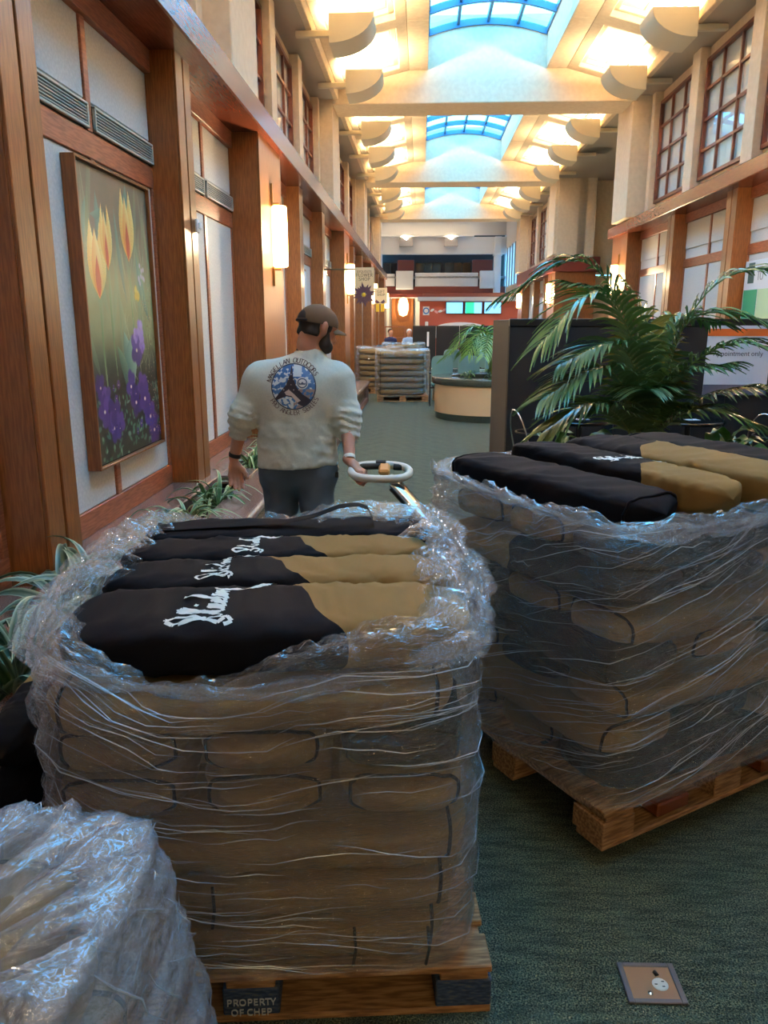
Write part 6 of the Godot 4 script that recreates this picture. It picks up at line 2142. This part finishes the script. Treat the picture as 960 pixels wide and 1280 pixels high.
func plants() -> void:
	var lm := mat("palm_leaf", Color.WHITE, 0.26)
	lm.vertex_color_use_as_albedo = true
	lm.cull_mode = BaseMaterial3D.CULL_DISABLED
	lm.backlight_enabled = true
	lm.backlight = Color(0.35, 0.45, 0.12)
	mat("stem", c8(84, 96, 48), 0.7)
	var r := RandomNumberGenerator.new()
	r.seed = 11
	# --- the palm
	var base := Vector3(1.93, 0.402, -6.75)
	var t := thing("kentia_palm", "tall green palm with drooping fronds in the granite planter at right", "palm", base)
	var F := [
		[[-0.12, 0.95, 0.1], [-0.55, 1.52, 0.35], [-1.02, 1.12, 0.55]],
		[[-0.08, 1.0, -0.1], [-0.55, 1.78, -0.15], [-1.22, 1.52, -0.2]],
		[[0.15, 1.0, 0.0], [0.55, 1.66, 0.1], [1.35, 1.62, 0.2]],
		[[0.12, 0.75, 0.15], [0.55, 1.14, 0.45], [1.05, 0.82, 0.7]],
		[[0.2, 0.5, -0.1], [0.7, 0.76, 0.2], [1.25, 0.74, 0.3]],
		[[-0.2, 0.42, 0.2], [-0.55, 0.66, 0.4], [-0.92, 0.46, 0.5]],
		[[0.0, 0.8, -0.1], [-0.03, 1.3, -0.2], [-0.2, 1.62, -0.25]],
		[[-0.08, 0.36, 0.1], [-0.3, 0.62, 0.2], [-0.62, 0.58, 0.2]],
		[[0.1, 0.4, 0.1], [0.38, 0.6, 0.25], [0.78, 0.5, 0.35]],
		[[-0.05, 0.6, 0.1], [-0.35, 1.12, 0.3], [-0.85, 0.98, 0.55]],
		[[0.05, 0.7, -0.1], [0.22, 1.28, -0.15], [0.62, 1.3, -0.3]],
		[[0.0, 0.5, 0.15], [0.1, 0.85, 0.3], [0.42, 0.98, 0.55]],
		[[-0.1, 0.8, -0.1], [-0.3, 1.45, -0.1], [-0.72, 1.62, -0.1]],
		[[0.1, 0.85, 0.1], [0.3, 1.35, 0.2], [0.95, 1.25, 0.4]],
		[[-0.15, 0.55, 0.2], [-0.5, 0.95, 0.45], [-1.0, 0.72, 0.7]],
		[[0.05, 0.4, 0.0], [-0.06, 0.75, 0.25], [-0.18, 0.78, 0.55]]]
	var k := 0
	for f in F:
		var tone := Color(0.05, 0.11, 0.055).lerp(Color(0.10, 0.17, 0.06), r.randf())
		if k == 6: tone = Color(0.17, 0.15, 0.03)
		var off := Vector3(r.randf_range(-0.07, 0.07), 0, r.randf_range(-0.07, 0.07))
		var pts := curve4(off, Vector3(f[0][0], f[0][1], f[0][2]), Vector3(f[1][0], f[1][1], f[1][2]), Vector3(f[2][0], f[2][1], f[2][2]), 28)
		part(t, "frond", frond(pts, 0.34, 32, 0.48, 0.040, 0.42, r, tone), lm)
		k += 1
	for q in 5:
		var g := G.new()
		var a := TAU * q / 5.0
		g.tube([Vector3(cos(a) * 0.06, 0.0, sin(a) * 0.06), Vector3(cos(a) * 0.05, 0.4, sin(a) * 0.05), Vector3(cos(a) * 0.08, 0.75, sin(a) * 0.08)], [0.022, 0.016, 0.010], 7)
		part(t, "cane", g, M.stem)
	# --- small palm in the round planter
	var t2 := thing("small_palm", "bushy bright green palm in the round beige planter", "palm", Vector3(1.32, 0.668, -14.4))
	for q in 12:
		var a := TAU * q / 12.0 + r.randf() * 0.3
		var d := Vector3(cos(a), 0, sin(a))
		var h := r.randf_range(0.6, 1.0)
		var pts := curve4(d * 0.03, d * 0.15 + Vector3(0, h * 0.6, 0), d * 0.42 + Vector3(0, h, 0), d * r.randf_range(0.7, 0.95) + Vector3(0, h * 0.55, 0), 16)
		part(t2, "frond", frond(pts, 0.3, 18, 0.34, 0.03, 0.4, r, Color(0.05, 0.15, 0.03).lerp(Color(0.12, 0.24, 0.05), r.randf())), lm)
	# --- strap-leaved plants in the wall planter
	var sm := mat("strap_leaf", Color.WHITE, 0.4)
	sm.vertex_color_use_as_albedo = true
	sm.cull_mode = BaseMaterial3D.CULL_DISABLED
	sm.backlight_enabled = true
	sm.backlight = Color(0.2, 0.3, 0.1)
	var green := []
	var dark := []
	var broad := []
	for q in 5:
		green.append(strap_leaf(0.30 + 0.03 * q, 0.034, 0.20 + 0.03 * q, 0.22 + 0.05 * q, 0.3 * (q - 2), Color(0.05, 0.14, 0.04), Color(0.40, 0.48, 0.26)))
		dark.append(strap_leaf(0.46 + 0.04 * q, 0.062, 0.34 + 0.04 * q, 0.22 + 0.06 * q, 0.25 * (q - 2), Color(0.025, 0.075, 0.045), Color(0.30, 0.40, 0.30)))
		broad.append(broad_leaf(0.26 + 0.02 * q, 0.10, Color(0.035, 0.11, 0.03).lerp(Color(0.08, 0.2, 0.05), q / 5.0), Color(0.12, 0.22, 0.08)))
	var gp := "striped plants in the wall planter"
	var nm := ["nearest bunch below the picture", "second bunch, by the wooden post", "bunch beside the man's left hand", "bunch just past the man", "bunch by the far sconce pilaster", "bunch before the far pallets"]
	var zs := [[-1.52, -4.75], [-1.50, -5.45], [-1.53, -7.0], [-1.53, -7.8], [-1.53, -11.0], [-1.53, -13.4]]
	for q in zs.size():
		leaf_plant("striped_plant", "green and cream striped plant in the wall planter, " + nm[q], "plant", Vector3(zs[q][0], 0.34, zs[q][1]), green, 34, 0.95, sm, gp, r, 2.2)
	for q in 2:
		leaf_plant("dracaena", "dark striped leafy plant at the left edge, %s of two" % ["front", "rear"][q], "plant", Vector3(-1.43, 0.34, [-2.5, -3.1][q]), dark, 44, 0.95, sm, "dark striped plants at the left edge", r, 2.0)
	# --- broad-leaved plants round the palm
	var spots := [[2.72, -6.78], [3.02, -6.22], [2.42, -6.25], [1.28, -6.7], [2.85, -5.6]]
	var wh := ["behind the palm at right", "at the right rim", "right of the palm", "left of the palm", "at the front right"]
	for q in spots.size():
		leaf_plant("peace_lily", "broad leaved green plant in the palm planter, " + wh[q], "plant", Vector3(spots[q][0], 0.405, spots[q][1]), broad, 20, 1.15, sm, "broad leaved plants under the palm", r, 2.0)
	for q in 3:
		leaf_plant("peace_lily", "small leafy plant at the round beige planter's rim, %s" % ["left", "centre", "right"][q], "plant", Vector3(0.85 + q * 0.4, 0.668, -13.9), broad, 12, 0.62, sm, "leafy plants in the round planter", r)
